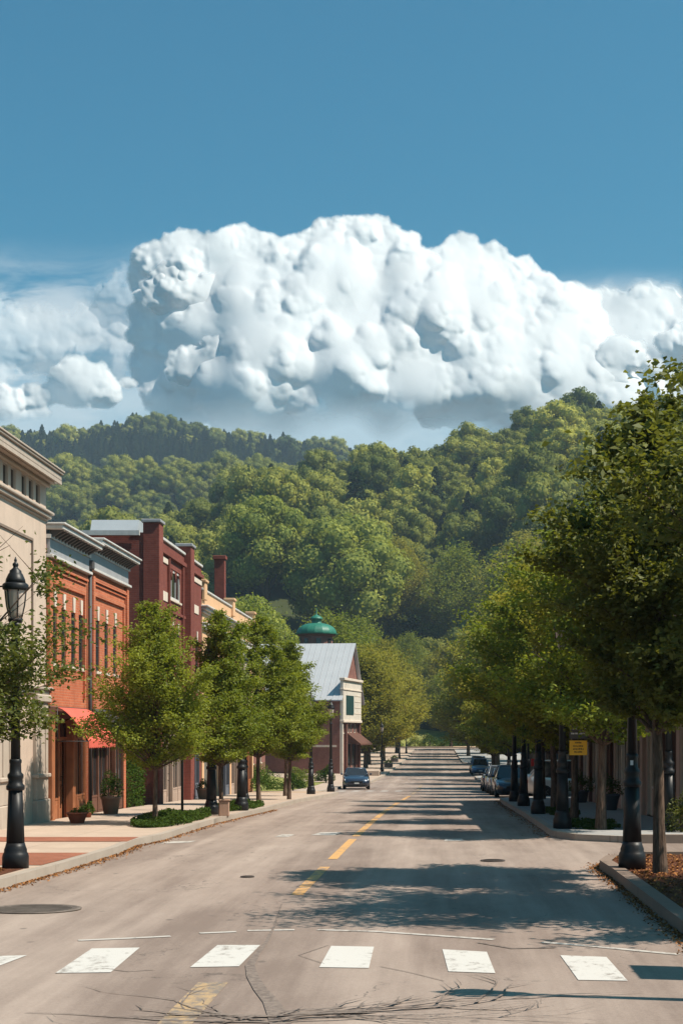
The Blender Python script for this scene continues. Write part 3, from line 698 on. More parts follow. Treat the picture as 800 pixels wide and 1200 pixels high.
def storefront(bl, xa, xb, z0, z1, frame, bulk='wood_orange', y=0.0, nb=3, bh=.6, transom=.5, door_at=None):
    """timber shop window: bulkhead, posts, transom lights, glass"""
    zt = z1-transom; w = (xb-xa)/nb; d = y+.06
    for i in range(nb):
        a, c = xa+w*i, xa+w*(i+1)
        if door_at == i:
            door(bl, a+.06, c-.06, z0, zt, frame, y+.04)
        else:
            b = MB(); b.box(a+.05, c-.05, d-.03, d+.1, z0, z0+bh-.01); b.box(a+.14, c-.14, d-.045, d-.028, z0+.1, z0+bh-.12, bev=.01)
            bl.part('bulkhead', b, M[bulk])
        b = MB(); zb_ = z0+bh if door_at != i else zt
        b.box(a+.002, a+.07, d-.05, d+.06, z0, z1-.01); b.box(c-.07, c-.002, d-.05, d+.06, z0, z1-.01); b.box(a+.07, c-.07, d-.04, d+.05, zt-.04, zt+.04); b.box(a+.07, c-.07, d-.04, d+.05, z1-.08, z1-.01)
        if door_at != i: b.box(a+.07, c-.07, d-.04, d+.05, zb_, zb_+.06); b.box((a+c)/2-.02, (a+c)/2+.02, d-.02, d+.03, zb_+.06, zt-.04)
        w_ = bl.part('window', b, M[frame])
        bl.part('pane', MB().box(a+.05, c-.05, d+.01, d+.016, (zb_+.02 if door_at != i else zt), z1-.03), M['glass'], w_)
RZL = R(90); RZR = R(-90)
# --- cream stucco building at the left edge; front x runs 0..14.4 from y=25.1 to 39.5
zb = 0.05
B = Bld('stucco_building', 'cream stucco building with deep cornice and small attic windows at the left edge', 'building', -10.0, 25.1, RZL, zb)
W_ = 14.4; b = MB()
att = [];  x = 0.35
while x < W_-.5: att.append((x, x+.42, 8.02-zb, 8.52-zb)); x += .66 if (len(att) % 4) else .95
pan = [(9.6, 13.0, 3.6, 7.0), (4.6, 8.4, 3.6, 7.0), (.4, 3.6, 3.6, 7.0)]
shopw = [(x0, x0+2.5, .75, 2.95) for x0 in (.6, 3.7, 6.8)]
facade(b, 0, W_, -1, 8.78, att+shopw, depth=.07)
shell(b, 0, W_, -1, 8.78, 12)
B.part('wall', b, M['cream_stucco']); roofslab(B, 0, W_, 12, 8.6)
b = MB()
for (xa, xb, za, z1) in pan:      # raised moulding round each blank panel
    b.box(xa, xb, -.045, .01, z1-.06, z1); b.box(xb-.06, xb, -.045, .01, za, z1-.06); b.box(xa, xa+.06, -.045, .01, za, z1-.06); b.box(xa+.06, xb-.06, -.045, .01, za, za+.06)
B.part('panel_moulding', b, M['dark_groove'])
b = MB(); cornice(b, 0, W_, 7.62, [(.06, .05), (.10, .12), (.08, .18)], ends=(True, True)); B.part('moulding', b, M['cream_trim'])
b = MB(); cornice(b, 0, W_, 8.50, [(.10, .10), (.05, .22)]); b.box(-.42, W_+.02, -.40, .3, 8.651, 8.80, bev=.02); b.box(-.47, W_+.04, -.45, .3, 8.80, 8.86, bev=.015); b.box(-.51, W_+.06, -.48, .3, 8.86, 8.91, bev=.01)
b.box(-.42, W_+.02, -.40, -.34, 8.56, 8.652)
B.part('cornice', b, M['cream_trim'])
for (xa, xb, za, zc) in att: window(B, xa, xb, za, zc, 'cream_trim', t=.03)
for (xa, xb, za, zc) in shopw: window(B, xa, xb, za, zc, 'white_wood', (5, 1), sill='cream_trim', t=.06)
b = MB(); b.box(.05, 9.5, -.03, .0, -1, .62); B.part('plinth', b, M['red_brick'])
for xa in (9.75, 13.05):
    b = MB(); b.box(xa, xa+1.25, -.14, .02, -1, .5, bev=.02); b.box(xa+.05, xa+1.2, -.10, .02, .5, 2.95, bev=.02); b.box(xa-.02, xa+1.27, -.16, .02, 1.05, 1.15, bev=.02); b.box(xa-.03, xa+1.28, -.17, .02, 2.95, 3.15, bev=.03)
    for dx in (.3, .85): b.box(xa+dx, xa+dx+.1, -.125, -.09, 1.2, 2.85)
    B.part('pilaster', b, M['cream_trim'])
b = MB(); cornice(b, 0, W_, 3.15, [(.12, .08), (.08, .16)]); B.part('string_course', b, M['cream_trim'])
facing = MB(); 
# --- orange-red brick two-storey building, y 39.7..49.7
zb = -.02
B = Bld('brick_shop_building', 'orange-red brick building with grey frieze, dark bracketed cornice and a red awning', 'building', -10.0, 39.52, RZL, zb)
W_ = 10.18
up = [(c-.25, c+.25, 4.05-zb, 5.55-zb) for c in (.85, 1.85, 2.95, 3.85, 6.0, 7.2, 8.45)]
b = MB(); facade(b, 0, W_, 2.95, 7.35, up); facade(b, 0, .35, -1, 2.95); facade(b, W_-.35, W_, -1, 2.95); facade(b, 4.5, 4.95, -1, 2.95)
shell(b, 0, W_, -1, 7.35, 14)
B.part('wall', b, M['red_brick']); roofslab(B, 0, W_, 14, 7.3)
for h in up: window(B, *h, 'dark_trim', (1, 2), sill='pale_stone', key='pale_stone')
b = MB()
for (xa, xb, zt) in ((.25, 4.25, 6.15), (5.25, 9.75, 6.25)):     # corbelled brick frame of each bay
    b.box(xa, xb, -.07, .01, zt, zt+.12); b.box(xb-.16, xb, -.07, .01, 3.2, zt); b.box(xa, xa+.16, -.07, .01, 3.2, zt)
    b.box(xa-.1, xb+.2, -.045, .01, zt+.32, zt+.38); b.box(xa-.1, xb+.2, -.09, .01, zt+.42, zt+.48); b.box(xa-.1, xb+.2, -.06, .01, zt+.50, zt+.55)
b.box(.0, .22, -.10, .01, 2.95, 6.7); b.box(9.9, W_, -.10, .01, 2.95, 6.9); b.box(4.95, 5.2, -.12, .01, 2.95, 6.8)
B.part('corbelling', b, M['red_brick'])
b = MB(); b.tube([(4.62, -.09, 7.0), (4.62, -.09, .1)], .055, 8); b.box(4.5, 4.74, -.2, -.01, 6.95, 7.2, bev=.02); B.part('downspout', b, M['dark_trim'])
b = MB(); b.box(.02, 4.6, -.09, .02, 6.86, 7.26); b.box(4.66, W_-.05, -.09, .02, 7.02, 7.46); B.part('frieze', b, M['slate_blue'] if False else M['grey_trim'])
b = MB(); b.box(.0, 4.62, -.17, .02, 6.78, 6.858, bev=.01); b.box(4.66, W_+.1, -.17, .02, 6.94, 7.018, bev=.01); B.part('moulding', b, M['pale_trim'])
for (xa, xb, z0) in ((-.02, 4.66, 7.27), (4.68, W_+.12, 7.47)):
    b = MB(); b.box(xa, xb, -.12, .25, z0, z0+.1); b.box(xa, xb, -.44, .25, z0+.22, z0+.34, bev=.02); b.box(xa-.02, xb+.02, -.50, .25, z0+.34, z0+.40, bev=.015)
    c = B.part('cornice', b, M['pale_trim'])
    x = xa+.12; bm_ = MB().prism([(-.06, z0+.0), (-.40, z0+.2), (-.40, z0+.219), (-.06, z0+.219)], 'x', 0, .12).mesh('bracket', M['dark_trim'])
    while x < xb-.15: link('bracket', bm_, c, (x, 0, 0)); x += .34
b = MB(); b.box(.02, 4.45, -.05, .05, 2.62, 2.95, bev=.02); b.box(5.0, W_-.37, -.05, .05, 2.62, 2.95, bev=.02); B.part('sign_band', b, M['wood_dark'])
storefront(B, .37, 4.48, -.15, 2.6, 'wood_orange', nb=4, door_at=1, bh=.62)
storefront(B, 4.97, W_-.37, -.15, 2.6, 'wood_dark', 'wood_dark', nb=4, door_at=2, bh=.5)
for xa in (.02, 2.3): B.part('pilaster', MB().box(xa, xa+.28, -.16, .06, -.6, 2.61, bev=.02), M['wood_orange'])
# red awning with valance
b = MB(); xa, xb = .75, 4.1; n = 10; zt, zl = 2.92, 2.05; vs = []
for i in range(n+1):
    t = i/n; y = -.12-.80*t**.85; z = zt-(zt-zl)*t**1.25
    vs += [(xa, y, z), (xb, y, z)]
fs = [(2*i, 2*i+1, 2*i+3, 2*i+2) for i in range(n)]; b.add(vs, fs)
b.add([(v[0], v[1]+.012, v[2]-.012) for v in vs], [f[::-1] for f in fs])
aw = B.part('awning', b, M['awning_red'])
b = MB(); k = 14; st = (xb-xa)/k
for i in range(k): b.prism([(xa+i*st+.003, zl), (xa+i*st+.003, zl-.17), (xa+(i+.5)*st, zl-.21), (xa+(i+1)*st-.003, zl-.17), (xa+(i+1)*st-.003, zl)], 'y', -.93, -.92)
B.part('valance', b, M['awning_red'], aw)
b = MB()
for x in (xa+.01, xb-.01): b.tube([(x, -.1, zl-.02), (x, -.915, zl-.02)], .012, 6); b.tube([(x, -.1, zl-.02), (x, -.1, zt)], .012, 6)
b.tube([(xa, -.915, zl-.02), (xb, -.915, zl-.02)], .012, 6); B.part('awning_frame', b, M['dark_trim'], aw)
b = MB(); b.prism([(-.05, 2.95), (-.6, 2.5), (-.6, 2.42), (-.05, 2.85)], 'x', 5.3, 7.4); B.part('awning', b, M['awning_dark'], label='dark slate awning')
# --- tall dark red brick building, y 54.2..65.7
zb = -.55
B = Bld('tall_brick_building', 'tall dark red brick building with square piers, triple arched window and pale parapet cap', 'building', -10.0, 54.2, RZL, zb)
W_ = 11.5; T = 9.85
holes = [(3.4, 6.1, 7.85, 9.0), (1.0, 1.7, 4.6, 6.6), (2.2, 2.9, 4.6, 6.6), (4.0, 4.7, 4.6, 6.6), (5.2, 5.9, 4.6, 6.6), (8.3, 9.0, 4.6, 6.6), (9.9, 10.6, 4.6, 6.6)]
b = MB(); facade(b, 0, W_, 3.2, T, holes); facade(b, 0, .5, -1, 3.2); facade(b, W_-.5, W_, -1, 3.2); facade(b, 6.9, 7.8, -1, 3.2); shell(b, 0, W_, -1, T, 16)
B.part('wall', b, M['dark_brick']); roofslab(B, 0, W_, 16, T-.1)
for h in holes[1:]: window(B, *h, 'dark_trim', (1, 2), sill='pale_stone', key='pale_stone')
w = window(B, *holes[0], 'pale_trim', (3, 1), sill='pale_stone', t=.1)
b = MB()
for k in range(3):      # three arched heads
    c = 3.4+.45+.9*k; pts = [(c-.45, 9.0)]+[(c-.42*math.cos(a), 8.58+.42*math.sin(a)) for a in [i*math.pi/10 for i in range(11)]]+[(c+.45, 9.0)]
    b.prism(pts, 'y', .02, .09)
B.part('arch_head', b, M['dark_brick'], w)
for xa, xb in ((-.03, .75), (7.0, 7.85)):
    b = MB(); b.box(xa, xb, -.28, .3, -1, T+.35, bev=.015); c = B.part('pier', b, M['dark_brick']); B.part('cap', MB().box(xa-.06, xb+.06, -.34, .36, T+.351, T+.47, bev=.02), M['grey_trim'], c)
b = MB(); b.box(.76, 6.99, -.07, .3, T-.02, T+.1, bev=.02); b.box(7.86, W_+.05, -.07, .3, T-.02, T+.1, bev=.02); b.box(-.2, -.06, .4, 16, T-.12, T+.05); B.part('parapet_cap', b, M['pale_trim'])
b = MB(); b.box(.76, 3.2, -.04, .01, 9.05, 9.25); b.box(7.9, W_-.1, -.04, .01, 9.05, 9.25); b.box(.9, 3.1, -.03, .01, 7.65, 8.0); b.box(8.2, 10.6, -.03, .01, 7.75, 8.1); B.part('stone_panel', b, M['pale_stone'])
b = MB(); b.box(3.12, 3.3, -.1, .01, 3.4, 9.3); b.box(6.3, 6.48, -.1, .01, 3.4, 9.3); b.box(.8, 6.95, -.12, .01, 9.35, 9.5); b.box(7.9, W_, -.12, .01, 9.35, 9.5); b.box(.8, 6.95, -.08, .01, 7.3, 7.4); B.part('corbelling', b, M['dark_brick'])
storefront(B, .76, 6.9, .0, 3.15, 'tan_wall', 'tan_wall', nb=5, door_at=2); storefront(B, 7.86, W_-.5, .0, 3.15, 'slate_blue', 'slate_blue', nb=3, door_at=1)
b = MB(); b.prism([(.9, T-.05), (4.2, T-.05), (3.6, T+.62), (1.3, T+.62)], 'y', .7, 2.4); B.part('skylight', b, M['seam_metal'])
# --- peach stucco building, y 65.9..84.5
zb = -.95
B = Bld('peach_building', 'long low peach stucco building with white cornice lines and parapet posts', 'building', -10.0, 65.95, RZL, zb)
W_ = 18.5; T = 9.3
holes = [(x, x+1.2, 4.2, 6.3) for x in (1.2, 3.6, 6.0, 8.4, 10.8, 13.2, 15.6)]
b = MB(); facade(b, 0, W_, 3.1, T, holes); shell(b, 0, W_, -1, T, 15)
for x in (0, 4.4, 8.9, 13.4, W_-.5): facade(b, x, x+.5, -1, 3.1)
B.part('wall', b, M['peach_stucco']); roofslab(B, 0, W_, 15, T-.6)
for h in holes: window(B, *h, 'white_wood', (2, 2), sill='white_wood')
b = MB(); cornice(b, 0, W_, 8.35, [(.1, .08), (.12, .2), (.08, .3)]); b.box(0, W_, -.12, .01, 7.6, 7.85, bev=.02); b.box(0, W_, -.18, .01, 7.85, 7.93, bev=.02); B.part('cornice', b, M['pale_trim'])
b = MB(); b.box(-.05, W_+.05, -.06, .25, T, T+.1, bev=.02); B.part('parapet_cap', b, M['pale_trim'])
for x in (0.0, 9.3, W_-.75):
    b = MB(); b.box(x, x+.7, -.12, .3, T-.4, T+.35, bev=.02); b.box(x-.06, x+.76, -.18, .36, T+.351, T+.47, bev=.02); B.part('parapet_post', b, M['peach_stucco'])
ch = MB(); ch.box(W_-2.75, W_-2.25, 1.2, 1.75, T-1, T+3.1, bev=.02); c = B.part('chimney', ch, M['dark_brick']); B.part('cap', MB().box(W_-2.82, W_-2.18, 1.13, 1.82, T+3.101, T+3.3, bev=.02), M['dark_brick'], c)
for k, x in enumerate((.5, 4.9, 9.4, 13.9)): storefront(B, x+.02, min(x+3.88, W_-.52), .0, 3.05, ('white_wood', 'slate_blue', 'tan_wall', 'wood_orange')[k], ('tan_wall', 'slate_blue', 'tan_wall', 'wood_orange')[k], nb=3, door_at=1)
# --- set-back brown building beyond the lawn
zb = zg(118)+.13
B = Bld('brown_brick_building', 'small brown brick building with white cornice, set back between the trees beyond the peach one', 'building', -15.5, 120, RZL, zb)
W_ = 20; T = 10.0; holes = [(x, x+1.0, z0, z0+1.9) for x in (1.2, 4.2, 7.2, 10.2, 13.2, 16.2) for z0 in (1.2, 5.6)]
b = MB(); facade(b, 0, W_, -1, T, holes); shell(b, 0, W_, -1, T, 14); B.part('wall', b, M['brown_brick']); roofslab(B, 0, W_, 14, T-.1)
for h in holes: window(B, *h, 'white_wood', (2, 2), sill='white_wood')
b = MB(); cornice(b, 0, W_, T-.5, [(.15, .1), (.2, .3), (.1, .4)]); B.part('cornice', b, M['white_wood'])
# --- metal-roofed building with cream false front
zb = zg(152)+.13
B = Bld('gabled_building', 'brick building with grey metal gable roof and cream false street front', 'building', -9.35, 150, R(90-8.5), zb)
W_ = 10.4; EV = 7.55; RG = 13.0; DP = 15.0; rx = 6.2
holes = [(1.2, 2.0, 4.0, 6.6), (2.5, 3.3, 4.0, 6.6), (3.8, 4.6, 4.0, 6.6), (5.1, 5.9, 4.0, 6.6), (7.0, 7.8, 4.0, 6.6), (8.4, 9.1, 4.0, 6.6), (3.4, 5.2, .2, 2.9), (6.2, 8.2, .2, 2.9)]
b = MB(); facade(b, 0, W_, -1.5, EV, holes); b.add([(0, 0, EV), (W_, 0, EV), (rx, 0, RG)], [(0, 1, 2)]); b.add([(0, DP, EV), (W_, DP, EV), (rx, DP, RG)], [(0, 2, 1)])
shell(b, 0, W_, -1.5, EV, DP); B.part('wall', b, M['brown_brick'])
for h in holes[:6]: window(B, *h, 'white_wood', (2, 3), sill='pale_stone')
for h in holes[6:]: window(B, *h, 'wood_dark', (2, 1))
b = MB()
def slope(x0, z0, x1, z1, t=.12): b.add([(x0, -.35, z0), (x1, -.35, z1), (x1, DP+.3, z1), (x0, DP+.3, z0), (x0, -.35, z0-t), (x1, -.35, z1-t), (x1, DP+.3, z1-t), (x0, DP+.3, z0-t)], [(0, 1, 2, 3), (7, 6, 5, 4), (0, 4, 5, 1), (3, 2, 6, 7), (0, 3, 7, 4), (1, 5, 6, 2)])
sl = (RG-EV)/rx; slope(-.5, EV-.5*sl+.1, rx, RG+.1); slope(W_+.5, EV-.5*(RG-EV)/(W_-rx)+.1, rx, RG+.1); 
def m_seam_y(nt, out):
    v, x, y, z = objco(nt)
    s_ = (y*(1/0.6))._m('FRACT'); line = s_.ss(0.08, 0.02).max(s_.ss(0.95, 0.99)); n = noise(nt, v, 0.8, 4, .6)
    c = mixc(nt, n, (0.38, 0.385, 0.40), (0.48, 0.485, 0.50)); c = mixc(nt, line*0.5, c, (0.2, 0.2, 0.22))
    princ(nt, out, c, 0.5, 0.4, 0.1, bump=line, bstr=0.6, bdist=0.03)
B.part('roof', b, mat('standing seam roof', m_seam_y))
b = MB(); b.box(.0, 9.0, -.35, -.06, 5.1, 9.15); fp = B.part('false_front', b, M['white_wood'])
b = MB(); b.box(-.1, 9.1, -.55, .0, 9.151, 9.4, bev=.03); b.box(-.05, 9.05, -.43, -.03, 8.2, 8.35, bev=.02); b.box(-.05, 9.05, -.45, -.03, 5.0, 5.25, bev=.03)
for z in (5.9, 6.5, 7.1, 7.7): b.box(5.6, 8.9, -.38, -.34, z, z+.08)
B.part('moulding', b, M['pale_stone'], fp)
b = MB(); b.box(1.4, 5.0, -.40, -.34, 5.8, 7.7); B.part('shutter', b, mat('dark green paint', m_plain((.012, .045, .042), .6)), fp)
for x in (.05, 2.1, 8.7): B.part('pilaster', MB().box(x, x+.32, -.3, .0, -1, 5.0, bev=.02), M['white_wood' if x < 1 else 'brown_brick'])
b = MB(); b.prism([(-.1, 4.0), (-1.5, 2.9), (-1.5, 2.75), (-.1, 3.0)], 'x', 3.0, 9.0); B.part('awning', b, M['wood_dark'])
b = MB(); b.box(-.04, -.001, .3, DP-.5, 2.6, 2.8); B.part('string_course', b, M['pale_stone'])
# --- round tower with green dome behind it
zb = zg(200)
B = Bld('domed_tower', 'round brick tower with a green ribbed copper dome and small lantern, behind the grey roof', 'tower', -15.4, 199, 0, zb)
tz = 14.9-zb
B.part('wall', MB().lathe([(2.1, -1), (2.1, tz-.3), (2.45, tz-.15), (2.45, tz)], 24, sm=False), M['brown_brick'])
for k in range(8):
    a = k*math.pi/4+.2; b = MB(); c, s_ = math.cos(a), math.sin(a); r1 = 2.08; r2 = 2.16
    P = lambda r, t, z: (r*c-t*s_, r*s_+t*c, z)
    v = [P(r, t, z) for r in (r1, r2) for t in (-.3, .3) for z in (tz-2.2, tz-.6)]
    b.add(v, ((0, 1, 3, 2), (4, 6, 7, 5), (0, 4, 5, 1), (2, 3, 7, 6), (0, 2, 6, 4), (1, 5, 7, 3))); B.part('window', b, M['glass'])
prof = [(2.75, 0), (2.78, .12)]+[(2.6*math.cos(t)**.75, .12+1.35*math.sin(t)) for t in [i*.1 for i in range(0, 14)]]
dm = B.part('dome', MB().lathe([(r, z+tz) for r, z in prof if r > .5], 32, flute=.015, sm=False), M['green_copper'])
zt = tz+1.36
B.part('lantern', MB().lathe([(.75, zt), (.75, zt+.1), (.62, zt+.1), (.62, zt+.6), (.85, zt+.62), (.8, zt+.75), (.55, zt+1.0), (.2, zt+1.15), (.06, zt+1.25), (.05, zt+1.9), (.02, zt+2.1)], 16), M['green_copper'], dm)
# --- right-hand row (front faces -X), from the side street away
def right_row(name, label, y0, y1, X, wallm, T, kind, seed, group=None):
    zb = zg((y0+y1)/2)+.13-.02
    B = Bld(name, label, 'building', X, y1, RZR, zb, group)     # local x runs towards the viewer
    W_ = y1-y0; rnd = random.Random(seed)
    b = MB(); nb = max(1, int(W_/3.0)); w = W_/nb; hs = []
    for i in range(nb):
        for c in (.33, .67): hs.append((w*(i+c)-.38, w*(i+c)+.38, 3.9, 5.2))
    facade(b, 0, W_, 3.3, T, hs); shell(b, 0, W_, -1, T, 12)
    for i in range(nb+1):
        x = min(max(i*w-.28, 0), W_-.56); facade(b, x, x+.56, -1, 3.3)
    B.part('wall', b, M[wallm]); roofslab(B, 0, W_, 12, T-.1)
    for h in hs: window(B, *h, 'dark_trim', (1, 2), sill='pale_stone', lintel='pale_stone')
    b = MB(); cornice(b, 0, W_, T-.45, [(.12, .1), (.2, .25), (.1, .35)]); B.part('cornice', b, M['tan_wall'])
    b = MB(); cornice(b, 0, W_, 3.12, [(.1, .08), (.1, .16)]); B.part('string_course', b, M['pink_wall'])
    for i in range(nb):
        xa, xb = (.57 if i == 0 else i*w+.29), (W_-.57 if i == nb-1 else (i+1)*w-.29)
        fr, bu = rnd.choice((('white_wood', 'pink_wall'), ('tan_wall', 'pink_wall'), ('wood_dark', 'wood_dark'), ('dark_trim', 'tan_wall')))
        storefront(B, xa, xb, .0, 3.1, fr, bu, nb=2 if kind else 3, door_at=rnd.choice((0, 1)), bh=.75)
        if rnd.random() < .7: B.part('pilaster', MB().box(i*w+.02, i*w+.34, -.12, .02, -1, 3.1, bev=.02), M[rnd.choice(('pink_wall', 'slate_blue', 'wood_dark'))])
    return B
right_row('stone_shop_building', 'pinkish stone shop building at the corner of the side street, on the right', 34.4, 43.5, 5.9, 'pink_wall', 6.2, 0, 2)
right_row('brick_corner_building', 'tan shop building with dark red doors in the middle of the right-hand row', 43.7, 54.5, 5.92, 'tan_wall', 6.5, 1, 5)
right_row('plaster_shop_building', 'brown plaster building farthest along the right-hand pavement behind the lamps', 54.7, 65.5, 5.9, 'brown_brick', 6.3, 1, 9)
right_row('long_brick_building', 'long dark brick building behind the parked cars on the right', 66.5, 100, 9.0, 'brown_brick', 6.3, 1, 12)
right_row('pale_row_building', 'pale building farthest down the right side, behind the trees', 101, 135, 9.0, 'tan_wall', 6.2, 1, 14)
# ------------------------------------------------------------------ trees
def leaf_quads(rng, C, L, Wd, flat=0.5, out=None):
    """folded leaf blades at points C; returns verts, faces"""
    n = len(C)
    d = rng.normal(size=(n, 3)); 
    if out is not None: d = d*0.7+out
    d[:, 2] = d[:, 2]*(1-flat)-0.18; d /= np.linalg.norm(d, axis=1)[:, None]
    nn = rng.normal(size=(n, 3))*0.55; nn[:, 2] += 1.0*flat+.25
    s = np.cross(nn, d); s /= np.linalg.norm(s, axis=1)[:, None]+1e-9
    up = np.cross(d, s)
    l = L*rng.uniform(.65, 1.25, n)[:, None]; w = Wd*rng.uniform(.7, 1.2, n)[:, None]
    v = np.empty((n, 4, 3)); v[:, 0] = C-d*l*.5; v[:, 1] = C+s*w*.5+up*w*.18; v[:, 2] = C+d*l*.5-up*l*.12; v[:, 3] = C-s*w*.5+up*w*.18
    return v.reshape(-1, 3), np.arange(4*n).reshape(-1, 4)
def env_leafy(t): return max(0.05, math.sin(math.pi*min(1, t**0.55))**0.65) if 0 < t < 1 else 0.05
def build_tree(seed, H, Rc, z0, nleaf, L, leafm, limbs=22, trunk_r=0.09, style='young', lift=0.55, twig=0.8, lean=(0, 0), top_taper=1.0, clump=.6, cone=False, prune=None):
    """returns (trunk mesh, crown mesh). H total height, Rc crown radius, z0 height of the lowest limbs"""
    rng = np.random.default_rng(seed); tb = MB()
    th = H*(0.93 if style == 'young' else .72); n = 9
    tp = []; x = y = 0.0
    for i in range(n+1):
        t = i/n; tp.append((x+lean[0]*t*t, y+lean[1]*t*t, th*t)); x += rng.normal()*.02*H/8; y += rng.normal()*.02*H/8
    tr = [trunk_r*(1.25 if i == 0 else 1)*(1-t*.82 if style == 'young' else 1-t*.6) for i, t in enumerate([i/n for i in range(n+1)])]
    tb.tube([(tp[0][0], tp[0][1], -.15)]+tp, [tr[0]*1.15]+tr, 8)
    def tpos(z):
        f = min(max(z/th, 0), 1)*n; i = min(int(f), n-1); f -= i
        return np.array([tp[i][k]*(1-f)+tp[i+1][k]*f for k in range(3)])
    twigs = []
    az = rng.uniform(0, 6.28)
    for k in range(limbs):
        t = (k+.5)/limbs; az += 2.399+rng.normal()*.35
        zt = z0+(H-z0)*(t**.9)                            # tip height
        rr = Rc*((min(1, (t+.03)/.22)**.5*(1-t*.97)**.72) if cone else env_leafy(t*.96+.02))*rng.uniform(.58, 1.22)
        if t > .8: rr *= top_taper
        zs = max(z0*.92, zt-rr*lift*rng.uniform(.8, 1.3)-(.25*H*(t if style != 'young' else .25*t))); zs = min(zs, th*.98)
        a = tpos(zs); e = np.array([a[0]+math.cos(az)*rr, a[1]+math.sin(az)*rr, zt])
        m1 = a*.55+e*.45+np.array([0, 0, (e[2]-a[2])*.10])+rng.normal(size=3)*rr*.06
        pts = [a*(1-u)**2+2*m1*u*(1-u)+e*u*u for u in (0, .25, .5, .75, 1)]
        r0 = trunk_r*(1-zs/th*.75)*.55
        tb.tube([tuple(p) for p in pts], [r0, r0*.75, r0*.5, r0*.32, r0*.12], 5)
        ln = np.linalg.norm(e-a); ntw = max(5, int(12*twig*(ln/1.6)**.7))
        for j in range(ntw):
            u = rng.uniform(.22, 1.0); p = a*(1-u)**2+2*m1*u*(1-u)+e*u*u
            q = rng.normal(size=3); q[2] = abs(q[2])*.5-.12; q /= np.linalg.norm(q)
            ol = (e-a)/ln; q = q*.9+ol*.7; q /= np.linalg.norm(q)
            l2 = (.20+.30*(1-u)+.12)*ln*rng.uniform(.6, 1.2)
            l2 = min(l2, Rc*.55)
            twigs.append((p, p+q*l2, l2))
            if j % 2 == 0: tb.tube([tuple(p), tuple(p+q*l2*.8)], [r0*.22, r0*.06], 3)
    tot = sum(w[2]**.9 for w in twigs); C = []; O = []; T = []
    for (p, q, l2) in twigs:
        k = max(2, int(nleaf*(l2**.9)/tot)); u = rng.random(k)**.7; c = p[None]*(1-u[:, None])+q[None]*u[:, None]
        sp = .11*Rc*(0.4+.6*l2/(Rc*.4)); sp = min(sp, .35*l2+.05)*clump
        g = rng.normal(size=(k, 3))*sp; g[:, 2] *= .55; c = c+g; C.append(c)
        o = (q-p)/l2; O.append(np.repeat(o[None], k, 0)); T.append(np.full(k, rng.random()))
    C = np.concatenate(C); O = np.concatenate(O); T = np.concatenate(T)*.55+rng.random(len(C))*.45
    if prune: kp = ~((C[:, 0] > prune[0]) & (C[:, 0] < prune[1]) & (C[:, 2] > prune[2])); C, O, T = C[kp], O[kp], T[kp]
    v, f = leaf_quads(rng, C, L, L*.58, .45, O*.7)
    cm = np_mesh('crown', v, f, smooth=False, mats=(M[leafm],))
    at = cm.attributes.new('tint', 'FLOAT', 'FACE'); at.data.foreach_set('value', T.astype(np.float32))
    return tb.mesh('trunk', M['bark']), cm
def place_tree(meshes, x, y, z, rz, s, label, cat='tree', group=None, name='street_tree', sz=None):
    r = empty(name, (x, y, z), rz); r.scale = (s, s, sz if sz else s); tag(r, label, cat, group)
    link('trunk', meshes[0], r); link('crown', meshes[1], r); return r
def zp(y): return zg(y)+.13
# left side, young pavement trees
yA = build_tree(11, 5.5, 1.8, 1.45, 42000, .076, 'street_leaf', limbs=44, trunk_r=.065, lift=1.15, cone=True)
yC = build_tree(14, 5.9, 1.6, 1.6, 34000, .085, 'street_leaf', limbs=36, trunk_r=.07, lift=1.0, cone=True)
yB = build_tree(12, 6.2, 1.75, 1.6, 38000, .088, 'street_leaf', limbs=44, trunk_r=.075, lift=1.15, cone=True)
GY = 'young trees along the left pavement'
place_tree(yA, -6.85, 37.6, zp(37.6), .4, 1.0, 'young bright green tree in the clipped ground cover, nearest of its row on the left', group=GY)
place_tree(yB, -5.98, 43.0, zp(43.0), 2.0, .93, 'young green tree close beside the second lamp post on the left', group=GY)
place_tree(yC, -6.2, 54, zp(54), 4.0, 1.12, 'slender young tree with thin trunk in front of the peach building', group=GY)
place_tree(yB, -5.95, 62.5, zp(62.5), 5.2, 1.05, 'young green tree at the left pavement bend before the lawn', group=GY)
place_tree(yC, -6.9, 70.5, zp(70.5), 1.2, 1.2, 'young green tree whose crown hides the foot of the grey roof', group=GY)
# big branch reaching in at the left edge
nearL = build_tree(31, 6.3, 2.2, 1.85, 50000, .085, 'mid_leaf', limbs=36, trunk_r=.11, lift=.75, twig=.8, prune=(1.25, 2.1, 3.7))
place_tree(nearL, -7.95, 23.0, zp(23.0), 0.0, 1.0, 'leafy tree cut off by the left edge, its branches round the near lamp')
